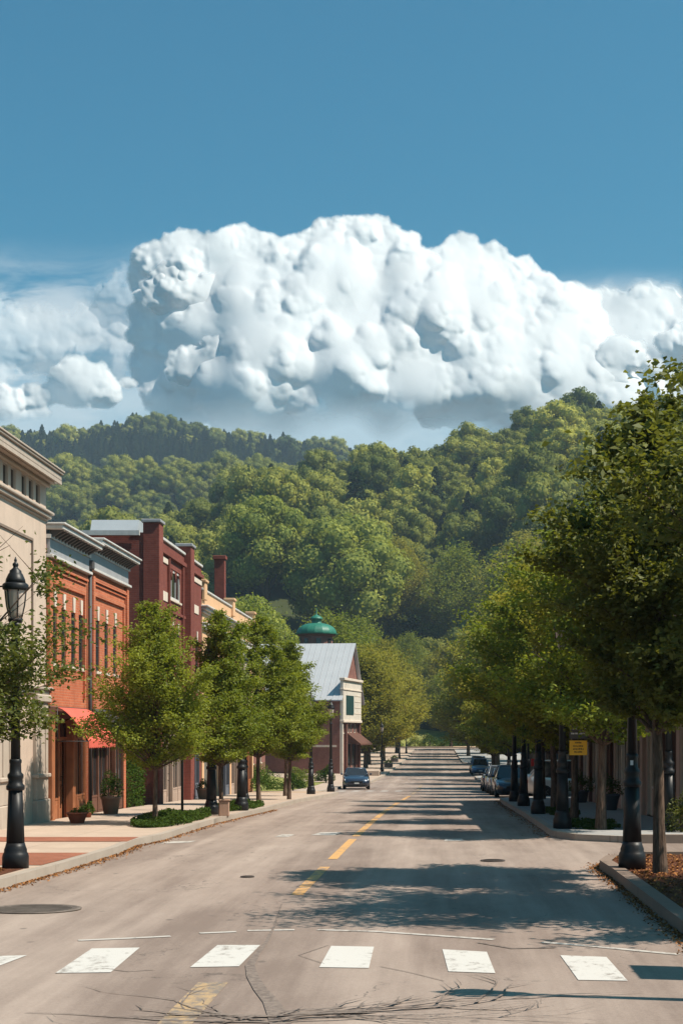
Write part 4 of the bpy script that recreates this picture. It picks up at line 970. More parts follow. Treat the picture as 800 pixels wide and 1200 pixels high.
# right side
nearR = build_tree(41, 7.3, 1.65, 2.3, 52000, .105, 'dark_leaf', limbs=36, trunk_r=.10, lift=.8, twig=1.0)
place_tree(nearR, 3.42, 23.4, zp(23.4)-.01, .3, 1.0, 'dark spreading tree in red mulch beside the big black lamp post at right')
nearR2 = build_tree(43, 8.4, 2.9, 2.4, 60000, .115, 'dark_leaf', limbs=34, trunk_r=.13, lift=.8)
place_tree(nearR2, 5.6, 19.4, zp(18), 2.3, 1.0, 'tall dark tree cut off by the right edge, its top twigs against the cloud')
mR = [build_tree(50+k, (7.9, 8.8)[k], (2.2, 2.35)[k], (2.2, 2.4)[k], 32000, .125, 'olive_leaf' if k else 'street_leaf', limbs=34, trunk_r=.12, lift=.85) for k in range(2)]
GR = 'shade trees along the right pavement'
for i, (x, y, k, rz, s, lab) in enumerate((
        (3.75, 34.9, 0, .6, .95, 'dense dark tree just across the side street on the right'),
        (3.7, 41.0, 1, 2.0, .85, 'shade tree by the yellow sign on the right pavement'),
        (3.8, 49.0, 0, 4.1, 1.05, 'shade tree between the second and third lamps of the right pavement'),
        (3.7, 56.0, 1, 5.0, .98, 'shade tree where the right kerb meets the parking bay'),
        (4.4, 63.5, 1, .9, 1.15, 'shade tree above the nearest parked car on the right'))):
    place_tree(mR[k], x, y, zp(y), rz, s, lab, group=GR)
fR = [build_tree(60+k, (9.2, 10)[k], (2.8, 3.0)[k], 2.3, 26000, .20, 'street_leaf' if k else 'olive_leaf', limbs=38, trunk_r=.17, lift=.8) for k in range(2)]
for i, (x, y, k, s, lab) in enumerate((
        (6.0, 73, 1, .9, 'larger tree behind the parked cars, nearest of the tall ones at right'), (6.1, 83, 0, .98, 'larger tree over the second parked car at right'),
        (6.3, 94, 1, 1.0, 'larger tree over the third parked car at right'), (6.3, 106, 0, 1.08, 'larger tree at the middle of the right parking bay'),
        (5.6, 118, 1, .95, 'larger tree at the far end of the right parking bay'), (4.9, 132, 0, .9, 'low-branched tree leaning over the far right kerb'))):
    place_tree(fR[k], x, y, zp(y), i*1.7, s, lab, group=GR)
# tall mature trees behind the row at right and round the far end
big = [build_tree(70+k, (20, 18, 22)[k], (6.5, 5.5, 7.5)[k], (3.5, 3.0, 4.5)[k], 26000, .42, ('olive_leaf', 'olive_leaf', 'street_leaf')[k], limbs=46, trunk_r=.36, style='old', lift=.7, twig=1.1) for k in range(3)]
GB = 'mature trees at the far end of the street'
blist = [(9.5, 150, 2, 1.0, 'broad yellow-green tree rising above the right row'), (16, 125, 0, .86, 'rounded tree behind the right roofs, above the parked cars'), (11.5, 104, 1, .86, 'upright tree behind the right roofs near the bay'),
         (15, 90, 1, .80, 'tree rising behind the dark brick building at right'), (6.8, 170, 1, .95, 'tree over the far right kerb past the second bay'), (7.5, 195, 0, 1.0, 'olive tree over the far right kerb before the blue cars end'),
         (8.5, 225, 2, .85, 'broad tree at the right where the street narrows'), (8, 258, 1, 1.0, 'dark tree at the right near the end of the street'), (24, 170, 2, 1.0, 'broad tree far behind the right roofs'),
         (20, 210, 0, 1.15, 'tall tree farther back behind the right roofs'), (-7.8, 172, 1, .72, 'small tree just past the gabled building'), (-8.2, 190, 0, .74, 'olive rounded tree to the right of the gabled building'),
         (-7.2, 212, 1, .85, 'forked tree on the left past the gabled building'), (-8.2, 236, 0, .9, 'tree on the left before the far lamp posts'), (-6.6, 262, 1, .9, 'last tree of the left pavement by the cross road'),
         (-16, 232, 2, 1.0, 'broad tree behind the gabled building'), (-27, 225, 2, 1.05, 'broad dark tree left of the green dome'), (-14, 285, 2, 1.1, 'tall round tree above the end of the left pavement'),
         (8.5, 292, 0, .9, 'tree at the right corner of the cross road'), (3, 352, 0, 1.0, 'tree behind the lawn at the end of the street'), (-6, 356, 2, .9, 'broad tree behind the lawn, left of the street end'), (14, 350, 1, 1.1, 'tree behind the lawn at right'), (6, 385, 2, 1.5, 'tall yellow-green tree on the first rise behind the street end'), (22, 372, 0, 1.6, 'tall olive tree on the rise to the right of the street end'), (-9, 392, 0, 1.5, 'tall olive tree on the rise to the left of the street end'), (5.2, 243, 1, .8, 'small tree on the right pavement near the street end'), (3.2, 316, 2, .75, 'tree standing in the pale ground across the end of the street'), (-7.5, 316, 1, .8, 'tree by the pale ground left of the street end'), (36, 340, 2, 1.5, 'broad yellow-green tree high behind the right row'), (30, 262, 0, 1.35, 'olive tree farther back on the right slope')]
for i, (x, y, k, s, lab) in enumerate(blist):
    place_tree(big[k], x, y, float(gz(x, y))+.1, i*2.1, s, lab, group=GB, name='mature_tree')
# rounded broadleaf crowns for the hillside
def hill_tree(seed, H, Rc, nf, fs, leafm='hill_leaf', lobes=16):
    rng = np.random.default_rng(seed); C = []; O = []; T = []; core = MB()
    zc = H*.60; rz = H*.40
    L = [(0, 0, zc, Rc*.72)]
    for k in range(lobes):
        a = k*2.399; t = (k+.5)/lobes; ph = math.acos(1-1.75*t); r = Rc*(.72+.1*rng.random())
        L.append((math.cos(a)*math.sin(ph)*r, math.sin(a)*math.sin(ph)*r, zc+math.cos(ph)*rz*.78, Rc*rng.uniform(.28, .44)))
    area = sum(l[3]**2 for l in L)
    for (x, y, z, r) in L:
        k = int(nf*r*r/area); d = rng.normal(size=(k, 3)); d /= np.linalg.norm(d, axis=1)[:, None]
        q = r*(1-.28*rng.random(k)**2)[:, None]*np.array([1, 1, .85]); c = d*q+np.array([x, y, z]); C.append(c); O.append(d); T.append(np.full(k, rng.random()))
        core.lathe([(r*.75*math.sin(t), -r*.66*math.cos(t)) for t in (0.15, .8, 1.57, 2.3, 3.0)], 8, (x, y, z))
    C = np.concatenate(C); O = np.concatenate(O); T = np.concatenate(T)*.45+rng.random(len(C))*.55
    n = len(C); nn = O+rng.normal(size=(n, 3))*.45; nn /= np.linalg.norm(nn, axis=1)[:, None]
    d = np.cross(nn, rng.normal(size=(n, 3))); d /= np.linalg.norm(d, axis=1)[:, None]; s = np.cross(nn, d); l = (fs*rng.uniform(.6, 1.3, n))[:, None]
    v = np.stack([C-d*l*.5, C+s*l*.4+nn*l*.1, C+d*l*.5, C-s*l*.4+nn*l*.1], 1).reshape(-1, 3); f = np.arange(4*n).reshape(-1, 4)
    cv = np.array(core.v); off = len(v); allv = np.concatenate([v, cv])
    loops = np.concatenate([f.ravel()]+[np.array(x)+off for x in core.f]); tot = np.array([4]*n+[len(x) for x in core.f], dtype=np.int32); st = np.concatenate([[0], np.cumsum(tot)[:-1]]).astype(np.int32)
    me = np_mesh('crown', allv, loops=loops, starts=st, totals=tot, mats=(M[leafm],))
    at = me.attributes.new('tint', 'FLOAT', 'FACE'); at.data.foreach_set('value', np.concatenate([T, np.full(len(core.f), .2)]).astype(np.float32))
    tr = MB(); tr.tube([(0, 0, -2), (0, 0, H*.25), (0.1, 0, H*.6)], [Rc*.06, Rc*.05, Rc*.02], 6)
    for k in range(4):
        a = k*1.6; tr.tube([(0, 0, H*.22), (math.cos(a)*Rc*.3, math.sin(a)*Rc*.3, H*.45)], [Rc*.03, Rc*.01], 5)
    return tr.mesh('trunk', M['bark']), me
def pine_tree(seed, H, Rc, nf, fs):
    rng = np.random.default_rng(seed); k = nf; t = rng.random(k)**.9; z = H*(.10+.88*t)
    lay = .80+.20*np.cos(t*2*math.pi*9); r = Rc*(1-t**2.2)**.8*lay*rng.uniform(.5, 1.05, k)+.1
    a = rng.random(k)*6.283; C = np.stack([np.cos(a)*r, np.sin(a)*r, z-r*.25], 1); O = np.stack([np.cos(a), np.sin(a), np.full(k, -.3)], 1)
    v, f = leaf_quads(rng, C, fs, fs*.6, .6, O*1.5); me = np_mesh('crown', v, f, mats=(M['pine_leaf'],))
    at = me.attributes.new('tint', 'FLOAT', 'FACE'); at.data.foreach_set('value', rng.random(k).astype(np.float32))
    return MB().tube([(0, 0, -2), (0, 0, H)], [Rc*.09, .03], 5).mesh('trunk', M['bark']), me
H1 = [hill_tree(80+k, (22, 26, 19)[k], (9.0, 10.5, 8)[k], 11000, .60) for k in range(3)]
GF = 'broadleaf trees at the foot of the hill'
LF = 'round green broadleaf tree at the foot of the wooded hill'
HF = [hill_tree(180+k, 27, (11, 9.5)[k], 16000, .62, 'foot_leaf', lobes=22) for k in range(2)]
foot = [(-34, 262, 0, .75, 'tall round tree above the peach building, second from the dark chimney'), (-22, 372, 1, 1.40, 'widest round tree on the hill foot, above the green dome'), (-41, 374, 1, 1.2, 'tall round tree between the dark chimney and the widest tree')]
for i, (x, y, k, s, lab) in enumerate(foot):
    place_tree(HF[(0, 0, 1)[i]], x, y, float(gz(x, y))-.5, i*1.3, (1.0, 1.35, 1.2)[i], lab, group=GF, name='hillside_tree')
rng2 = np.random.default_rng(5); pts = []
for y in np.arange(262, 372, 9.0):
    for x in np.arange(-.34*y, .22*y, 10.5):
        px, py = x+rng2.uniform(-3.5, 3.5), y+rng2.uniform(-3.5, 3.5)
        if abs(px-2) < 16 and py < 362: continue
        if px > -50 and px < -12 and py > 330: continue
        if py < 228+112*math.exp(-((px-3)/38)**2)-4: continue
        pts.append((px, py))
for (px, py) in pts:
    k = int(rng2.integers(3)); place_tree(H1[k], px, py, float(gz(px, py))-.5, rng2.uniform(0, 6.28), rng2.uniform(.45, .8), LF, group=GF, name='hillside_tree')
# the far woods: one mass of broadleaves and conifers (stuff), instanced on the terrain
protos = [hill_tree(90+k, (14, 17, 12, 15)[k], (6.0, 6.6, 5.6, 7.0)[k], (3600, 4200, 3200, 4200)[k], .62) for k in range(4)]
pines = [pine_tree(95+k, (17, 20)[k], (3.8, 4.4)[k], 2200, .95) for k in range(2)]
def wood(name, plist, meshes, smin, smax, seed):
    """all trees of a far wood as one object: scattered points with geometry-node instances of joined crown and trunk meshes"""
    rng = np.random.default_rng(seed)
    me = bpy.data.meshes.new(name); co = np.array(plist, dtype=np.float32); me.vertices.add(len(co)); me.vertices.foreach_set('co', co.ravel())
    a = me.attributes.new('pick', 'INT', 'POINT'); a.data.foreach_set('value', rng.integers(0, len(meshes), len(co)).astype(np.int32))
    a = me.attributes.new('grow', 'FLOAT_VECTOR', 'POINT'); g = smin+(smax-smin)*rng.random(len(co))**1.6; a.data.foreach_set('vector', np.stack([g*rng.uniform(.9, 1.15, len(co)), g, g*rng.uniform(.85, 1.2, len(co))], 1).astype(np.float32).ravel())
    a = me.attributes.new('turn', 'FLOAT', 'POINT'); a.data.foreach_set('value', rng.uniform(0, 6.28, len(co)).astype(np.float32))
    o = link(name, me)
    g = bpy.data.node_groups.new(name, 'GeometryNodeTree'); g.interface.new_socket('Geometry', in_out='INPUT', socket_type='NodeSocketGeometry'); g.interface.new_socket('Geometry', in_out='OUTPUT', socket_type='NodeSocketGeometry')
    gi = g.nodes.new('NodeGroupInput'); go = g.nodes.new('NodeGroupOutput'); ip = g.nodes.new('GeometryNodeInstanceOnPoints'); jn = g.nodes.new('GeometryNodeGeometryToInstance')
    obs = []
    for (tr, cr) in meshes:
        ob = bpy.data.objects.new('wood_tree', cr); obs.append(ob)
    for ob in reversed(obs):
        oi = g.nodes.new('GeometryNodeObjectInfo'); oi.inputs['Object'].default_value = ob; oi.inputs['As Instance'].default_value = True
        g.links.new(oi.outputs['Geometry'], jn.inputs[0])
    def attr(nm, ty):
        n = g.nodes.new('GeometryNodeInputNamedAttribute'); n.data_type = ty; n.inputs[0].default_value = nm; return n.outputs[0]
    g.links.new(gi.outputs[0], ip.inputs['Points']); g.links.new(jn.outputs[0], ip.inputs['Instance']); ip.inputs['Pick Instance'].default_value = True
    g.links.new(attr('pick', 'INT'), ip.inputs['Instance Index']); g.links.new(attr('grow', 'FLOAT_VECTOR'), ip.inputs['Scale'])
    cx = g.nodes.new('ShaderNodeCombineXYZ'); g.links.new(attr('turn', 'FLOAT'), cx.inputs[2]); e2r = g.nodes.new('FunctionNodeEulerToRotation'); g.links.new(cx.outputs[0], e2r.inputs[0]); g.links.new(e2r.outputs[0], ip.inputs['Rotation'])
    g.links.new(ip.outputs[0], go.inputs[0])
    md = o.modifiers.new('wood', 'NODES'); md.node_group = g
    tag(o, kind='stuff'); return o
def scatter(y0, y1, dy, dx, rng, xa=-.40, xb=.30, jit=.38):
    out = []
    y = y0
    while y < y1:
        for x in np.arange(xa*y, xb*y, dx):
            out.append((x+rng.uniform(-jit, jit)*dx, y+rng.uniform(-jit, jit)*dy))
        y += dy
    return out
rg = np.random.default_rng(77)
p1 = [(x, y, float(gz(x, y))-.8) for (x, y) in scatter(372, 640, 9.0, 9.8, rg) if not (-54 < x < -10 and y < 392)]
p2 = [(x, y, float(gz(x, y))-.8) for (x, y) in scatter(700, 925, 11, 10.5, rg, -.40, .02)]
p3 = [(x, y, float(gz(x, y))-.8) for (x, y) in scatter(1060, 1180, 13, 11, rg, -.38, .0)]
w1 = wood('wooded_hill', p1, protos*4+pines[:1], .55, 1.4, 1); tag(w1, 'broadleaf wood covering the near hill in clumps of light and dark green', 'wood')
w2 = wood('wooded_hill', p2+p3, protos, .7, 1.4, 2); tag(w2, 'hazy bluish wood on the farther slope at left, behind the near hill', 'wood')
p4 = [(x, y, float(gz(x, y))-.8) for (x, y) in scatter(1190, 1345, 9.0, 5.6, rg, -.38, .0)]
w3 = wood('conifer_ridge', p4, pines+[protos[0]] if False else pines, .7, 1.05, 3); tag(w3, 'row of dark conifers along the far skyline ridge', 'wood')
p5 = [(x, y, float(gz(x, y))-.8) for (x, y) in scatter(1240, 1345, 20, 17, rg, -.38, .0)]
w4 = wood('wooded_hill', p5, protos, .9, 1.5, 4); tag(w4, 'lighter broadleaf trees mixed among the ridge conifers', 'wood')
# ------------------------------------------------------------------ lamp posts
def lamp_meshes():
    d = {}
    p = [(.215, 0), (.215, .20), (.20, .25), (.185, .27), (.185, .31), (.165, .36), (.15, .42)]
    d['base'] = MB().lathe(p, 16).mesh('base', M['black_iron'])
    d['fluted_column'] = MB().lathe([(.150, .42), (.118, 1.28)], 24, flute=.10).lathe([(.125, 1.28), (.15, 1.30), (.15, 1.36), (.12, 1.39), (.115, 1.46), (.13, 1.50), (.13, 1.54), (.095, 1.58), (.09, 1.72), (.10, 1.74), (.10, 1.78), (.082, 1.80)], 16).mesh('fluted_column', M['black_iron'])
    d['shaft'] = MB().lathe([(.080, 1.80), (.058, 3.70), (.075, 3.72), (.075, 3.77), (.05, 3.80), (.05, 3.92), (.09, 3.98), (.10, 4.03)], 16).mesh('shaft', M['black_iron'])
    L = MB().lathe([(.10, 4.03), (.125, 4.07), (.125, 4.10), (.09, 4.11)], 12)
    for k in range(6):
        a = k*math.pi/3; c, s = math.cos(a), math.sin(a); L.tube([(c*.10, s*.10, 4.10), (c*.150, s*.150, 4.32), (c*.178, s*.178, 4.58)], .010, 4)
    L.lathe([(.17, 4.57), (.205, 4.58), (.21, 4.60), (.21, 4.66), (.19, 4.68), (.17, 4.69)], 18)
    d['lantern'] = L.mesh('lantern', M['black_iron'])
    d['glass'] = MB().lathe([(.088, 4.115), (.118, 4.2), (.143, 4.35), (.160, 4.5), (.166, 4.568)], 12).mesh('glass', M['lantern_glass'])
    d['cap'] = MB().lathe([(.165, 4.69), (.155, 4.75), (.115, 4.84), (.10, 4.85), (.095, 4.89), (.05, 4.93), (.035, 4.95), (.05, 4.98), (.045, 5.01), (.018, 5.03), (.025, 5.06), (.004, 5.12)], 16).mesh('cap', M['black_iron'])
    d['arm'] = MB().tube([(-.06, 0, 4.64), (-.55, 0, 4.62)], .014, 6).lathe([(.0, 4.58), (.03, 4.60), (.0, 4.66)], 8, (-.55, 0, 0)).mesh('banner_arm', M['black_iron'])
    return d
LM = lamp_meshes()
GLP = 'black lamp posts along the street'
def lamp(x, y, label, arm=False, s=1.0, rz=0.0, gz_=None):
    r = empty('lamp_post', (x, y, zp(y) if gz_ is None else gz_), rz); r.scale = (s, s, s); tag(r, label, 'lamp post', GLP)
    for k in ('base', 'fluted_column', 'shaft'): link(k, LM[k], r)
    l = link('lantern', LM['lantern'], r); link('glass', LM['glass'], l); link('cap', LM['cap'], l)
    if arm: link('banner_arm', LM['arm'], r)
    return r
for a in ((-6.58, 24.1, 'black lamp post with glass lantern nearest at the left edge', True, .955), (-6.35, 43.6, 'black lamp post whose lantern shows above the young trees on the left', True), (-5.95, 47.2, 'black lamp post in the second clipped planting on the left'),
          (-6.6, 53, 'black lamp post just behind the second clipped planting on the left'), (-6.15, 76, 'black lamp post left of the parked sedan, farther from its bumper'), (-5.75, 84.5, 'black lamp post standing right beside the parked sedan at left'),
          (-5.5, 158, 'far black lamp post by the steps past the gabled building'), (-5.3, 226, 'far black lamp post second from the end on the left'), (-4.9, 258, 'farthest black lamp post on the left, by the cross road'),
          (3.08, 24.1, 'big black lamp post in the red mulch bed at right'), (2.92, 35.4, 'black lamp post carrying the yellow sign across the side street'), (2.95, 44.2, 'second black lamp post along the far right kerb'),
          (2.98, 52.0, 'third black lamp post along the far right kerb'), (3.0, 58.5, 'fourth black lamp post, where the right parking bay starts'), (5.25, 34.6, 'black lamp post close to the shop fronts at right'),
          (3.7, 12.6, 'black lamp post outside the picture whose shadow crosses the asphalt lower right'), (5.3, 88, 'black lamp post amid the parked cars at right'), (5.3, 112, 'black lamp post at the far end of the right parking bay')):
    lamp(*a)
for o_ in [o for o in col.objects if o.get('label', '').startswith('big black lamp post')]:
    for (a_, z_, w_, h_) in ((-1.75, 1.66, .045, .075), (-1.45, 1.32, .03, .035)):
        b = MB(); c_, s_ = math.cos(a_), math.sin(a_); q_ = .112
        b.add([(q_*c_-t*s_*w_/2, q_*s_+t*c_*w_/2, z_+u*h_/2) for (t, u) in ((-1, -1), (1, -1), (1, 1), (-1, 1))]+[((q_-.02)*c_-t*s_*w_/2, (q_-.02)*s_+t*c_*w_/2, z_+u*h_/2) for (t, u) in ((-1, -1), (1, -1), (1, 1), (-1, 1))], [(0, 1, 2, 3), (7, 6, 5, 4), (0, 4, 5, 1), (1, 5, 6, 2), (2, 6, 7, 3), (3, 7, 4, 0)])
        b.build('sticker', M['white_letter'], o_)
# ------------------------------------------------------------------ signs
def sign_post():
    r = empty('street_sign', (4.1, 14.0, .13)); tag(r, 'rectangular street sign on a post beyond the right edge, throwing a square shadow', 'sign')
    MB().tube([(0, 0, 0), (0, 0, 3.0)], .03, 8).build('post', M['black_iron'], r)
    MB().box(-.045, -.03, -.42, .42, 2.25, 2.95, bev=.005).build('plate', M['dark_trim'], r)
sign_post()
def hung_sign(x0, x1, z0, z1, y, m, lm, label, rows, name, seed):
    r = empty(name, ((x0+x1)/2, y, zp(y))); tag(r, label, 'sign'); zb = zp(y); w = (x1-x0)/2; z0 -= zb; z1 -= zb
    MB().box(-w, w, -.012, .012, z0, z1, bev=.004).build('plate', M[m], r)
    b = MB(); rnd = random.Random(seed); hh = (z1-z0)
    for (c, wd) in rows:      # unreadable small lettering seen only as broken strokes
        zc = z0+hh*c; x = -w*wd
        while x < w*wd: l = rnd.uniform(.012, .03); b.box(x, x+l, -.018, -.0125, zc-hh*.05, zc+hh*rnd.uniform(.02, .06)); x += l+rnd.uniform(.008, .018)
    b.build('lettering', M[lm], r)
    MB().box(-w-.16, w, -.01, .01, z1+.001, z1+.018).build('bracket', M['black_iron'], r)
hung_sign(3.08, 3.49, 1.72, 2.06, 35.4, 'yellow_sign', 'dark_letter', 'small yellow sign with dark lettering hung beside the lamp post', ((.85, .35), (.62, .6), (.42, .6), (.22, .45)), 'hanging_sign', 3)
hung_sign(3.08, 3.50, 2.10, 2.44, 35.42, 'dark_trim', 'white_letter', 'black sign with two white lines of lettering, above the yellow sign', ((.68, .8), (.35, .8)), 'hanging_sign', 5)
r = empty('shop_sign', (4.15, 63, zp(63))); tag(r, 'red sign plate with orange edge on a thin post, under the trees at right', 'sign')
MB().tube([(0, 0, 0), (0, 0, 1.7)], .025, 6).build('post', M['black_iron'], r); MB().box(-.24, .12, -.02, .02, 1.35, 1.66, bev=.01).build('plate', M['red_sign'], r); MB().box(.121, .2, -.02, .02, 1.35, 1.66, bev=.01).build('edge_panel', M['yellow_sign'], r)
r = empty('sign_pole', (-6.65, 40.4, zp(40.4))); tag(r, 'thin plain black pole in the clipped ground cover on the left', 'pole'); MB().tube([(0, 0, 0), (0, 0, 3.3)], .035, 8).build('pole', M['black_iron'], r); MB().box(-.15, .15, -.045, -.036, 2.75, 3.2, bev=.003).build('plate', M['grey_trim'], r)
b = MB(); b.box(-.14, .14, -.12, .12, 0, .42, bev=.02); b.box(-.16, .16, -.14, .14, .42, .47, bev=.01); tag(b.build('utility_box', M['tan_pot'], loc=(-5.95+.1, 42.6, zp(42.6)), rotz=.1), 'small tan utility box at the foot of the left lamp post', 'utility box')
# ------------------------------------------------------------------ plants
def bush_mesh(seed, rx, ry, rz_, n, L, m='shrub_leaf', spiky=0.0, fill=.35):
    rng = np.random.default_rng(seed); d = rng.normal(size=(n, 3)); d /= np.linalg.norm(d, axis=1)[:, None]; d[:, 2] = np.abs(d[:, 2])
    lum = 1+.14*np.sin(d[:, 0]*5+seed)+.12*np.sin(d[:, 1]*7+1)+.1*np.sin(d[:, 2]*6)
    q = (1-fill*rng.random(n)**1.5)*lum; C = d*q[:, None]*np.array([rx, ry, rz_]); C[:, 2] += .02
    v, f = leaf_quads(rng, C, L, L*.55, .3, d*1.0+np.array([0, 0, spiky])); me = np_mesh('foliage', v, f, mats=(M[m],))
    a = me.attributes.new('tint', 'FLOAT', 'FACE'); a.data.foreach_set('value', rng.random(n).astype(np.float32)); return me
def shrub(x, y, rx, ry, rz_, n, L, label, m='shrub_leaf', seed=1, z=None, name='shrub', group=None, cat='shrub'):
    r = empty(name, (x, y, zp(y) if z is None else z)); tag(r, label, cat, group); link('foliage', bush_mesh(seed, rx, ry, rz_, n, L, m), r)
    MB().tube([(0, 0, -.1), (0, 0, rz_*.6)], .03+rx*.04, 6).build('stem', M['bark'], r); return r
shrub(-10.5, 51.7, .55, 1.7, 3.6, 9000, .10, 'tall dark ivy-covered hedge column filling the gap between the brick buildings', seed=3)
def pot(x, y, r0, r1, h, m, label, plant=None, name='planter', seed=1):
    r = empty(name, (x, y, zp(y))); tag(r, label, 'planter')
    MB().lathe([(r0, 0), (r1*.98, h*.85), (r1*1.06, h*.86), (r1*1.06, h), (r1*.95, h), (r1*.9, h-.05)], 20).build('pot', M[m], r)
    MB().lathe([(.0, h-.06), (r1*.9, h-.055)], 16).build('soil', M['mulch'], r)
    if plant:
        o = link('plant', bush_mesh(seed, plant[0], plant[0], plant[1], plant[2], .07, 'shrub_leaf', .8), r); o.location = (0, 0, h-.05)
pot(-8.85, 38.0, .16, .25, .28, 'terracotta', 'wide low terracotta bowl on the pavement by the storefront', (.2, .12, 150), seed=3)
pot(-9.35, 44.3, .20, .28, .52, 'tan_pot', 'tan stone pot with an upright leafy plant by the dark doorway', (.30, .75, 900), seed=4)
pot(-9.4, 41.6, .08, .11, .14, 'terracotta', 'small low pot of leaves beside the terracotta bowl', (.2, .35, 300), seed=6)
pot(-9.5, 63, .2, .28, .45, 'tan_pot', 'tan pot with a small bush before the peach building', (.3, .4, 500), seed=8)
pot(5.35, 57, .25, .33, .45, 'slate_blue', 'dark pot with a round black-green bush by the right shop fronts', (.48, .75, 1500), seed=9)
pot(5.4, 47.6, .2, .3, .5, 'slate_blue', 'dark pot with bush beside the dark red door at right', (.34, .6, 900), seed=10)
shrub(5.45, 34.0, .30, .30, .85, 1500, .07, 'dark bush against the corner of the right shop front', seed=12, m='dark_leaf')
for i, (x, y, rx, rz_, m, lab) in enumerate(((-9.8, 84.5, 1.3, .8, 'shrub_leaf', 'low round dark shrub at the near edge of the lawn'), (-8.2, 88.5, .6, .75, 'shrub_leaf', 'small round shrub at the kerb side of the lawn'), (-11.5, 96, 1.7, 1.3, 'shrub_leaf', 'wide clipped shrub on the lawn behind the low ones'),
         (-9.2, 104, .9, 1.2, 'pale_leaf', 'pale green shrub on the lawn near the gabled building'), (-12.8, 108, 1.4, 1.5, 'pale_leaf', 'pale bush at the back of the lawn'), (-8.4, 118, .7, 1.1, 'shrub_leaf', 'dark bush at the far end of the lawn'))):
    shrub(x, y, rx, rx, rz_, 2600, .12, lab, m=m, seed=20+i, z=zg(y)+.25)
for i, (x, y, rx, rz_, m, lab) in enumerate(((-4.4, 327, 1.9, 2.2, 'pale_leaf', 'bright yellow-green bush at the end of the street'), (-1.2, 328, 2.2, 2.6, 'shrub_leaf', 'darker green bush at the end of the street, right of the bright one'), (3.4, 329, 2.4, 2.0, 'shrub_leaf', 'low dark bush at the right of the street end'),
         (6.8, 330, 1.8, 2.6, 'shrub_leaf', 'bush by the right corner of the street end'), (-9, 329, 2.2, 1.8, 'pale_leaf', 'pale bush left of the street end'))):
    shrub(x, y, rx, rx, rz_, 1800, .28, lab, m=m, seed=40+i, z=float(gz(x, y))+.05)
# clipped ground cover in the kerbside beds (nobody could count its stems)
def cover(seed, y0, y1, fa, fb, n, h, L, label):
    rng = np.random.default_rng(seed); y = y0+(y1-y0)*rng.random(n); u = rng.random(n); e = np.minimum(1, 5*np.minimum((y-y0)/(y1-y0), (y1-y)/(y1-y0)))
    xa = np.array([fa(t) for t in y]); xb = np.array([fb(t) for t in y]); x = xa+(xb-xa)*(.5+(u-.5)*e**.5)
    lum = .6+.4*np.sin(x*4+seed)*np.sin(y*3.1); z = np.array([zg(t) for t in y])+.14+h*rng.random(n)**.6*lum*np.clip(e*1.3, .3, 1)
    v, f = leaf_quads(rng, np.stack([x, y, z], 1), L, L*.6, .3); me = np_mesh('ground_cover', v, f, mats=(M['shrub_leaf'],))
    a = me.attributes.new('tint', 'FLOAT', 'FACE'); a.data.foreach_set('value', rng.random(n).astype(np.float32)); tag(link('ground_cover', me), label, 'plants', kind='stuff')
cover(1, 35.6, 42.6, lambda y: LK(y)-.2, lambda y: LK(y)-1.5, 14000, .30, .07, 'low clipped green ground cover in the nearest kerbside bed on the left')
cover(2, 46.0, 52.8, lambda y: LK(y)-.2, lambda y: LK(y)-1.5, 9000, .28, .07, 'low clipped green ground cover in the second kerbside bed on the left')
cover(3, 34.8, 38.4, lambda y: 3.1, lambda y: 4.3, 4500, .16, .06, 'dark low planting round the foot of the lamp with the yellow sign')
cover(4, 42.5, 47.0, lambda y: 3.2, lambda y: 4.1, 4500, .16, .06, 'dark low planting round the second lamp on the right')
# fallen leaves in the gutters and on the mulch
def litter(seed, n, fn, L=.035, label=None):
    rng = np.random.default_rng(seed); P = []
    for _ in range(n): P.append(fn(rng))
    P = np.array(P); v, f = leaf_quads(rng, P, L, L*.7, .9); me = np_mesh('leaf_litter', v, f, mats=(mat('dry leaf', m_leaf((.12, .05, .02), (.42, .19, .07), 0, .1, 0)),))
    a = me.attributes.new('tint', 'FLOAT', 'FACE'); a.data.foreach_set('value', rng.random(n).astype(np.float32)); tag(link('leaf_litter', me), label, 'leaves', kind='stuff')
def gut(rng):
    y = rng.uniform(19, 33) if rng.random() < .6 else rng.uniform(33, 52); return (LK(y)+.02+abs(rng.normal())*.11, y, zg(y)+.012)
litter(1, 2600, gut, .045, 'brown fallen leaves gathered along the left gutter')
litter(2, 1500, lambda r: (lambda y: (RKN(y)-.02-abs(r.normal())*.10, y, zg(y)+.012))(r.uniform(15, 27)), .04, 'brown fallen leaves along the near right kerb')
litter(3, 5200, lambda r: (lambda y: (r.uniform(2.98, 5.1), y, zg(y)+.14))(r.uniform(13, 27)), .05, 'reddish bark chips and dry leaves on the right mulch bed')
litter(4, 1200, lambda r: (lambda y: (RK(y)-.03-abs(r.normal())*.15, y, zg(y)+.012))(r.uniform(34, 70)), .04, 'brown fallen leaves along the farther right gutter')
litter(5, 900, lambda r: (lambda y: (r.uniform(-7.4, -6.6), y, zg(y)+.155))(r.uniform(19, 24)), .05, 'bark chips round the nearest left lamp base')
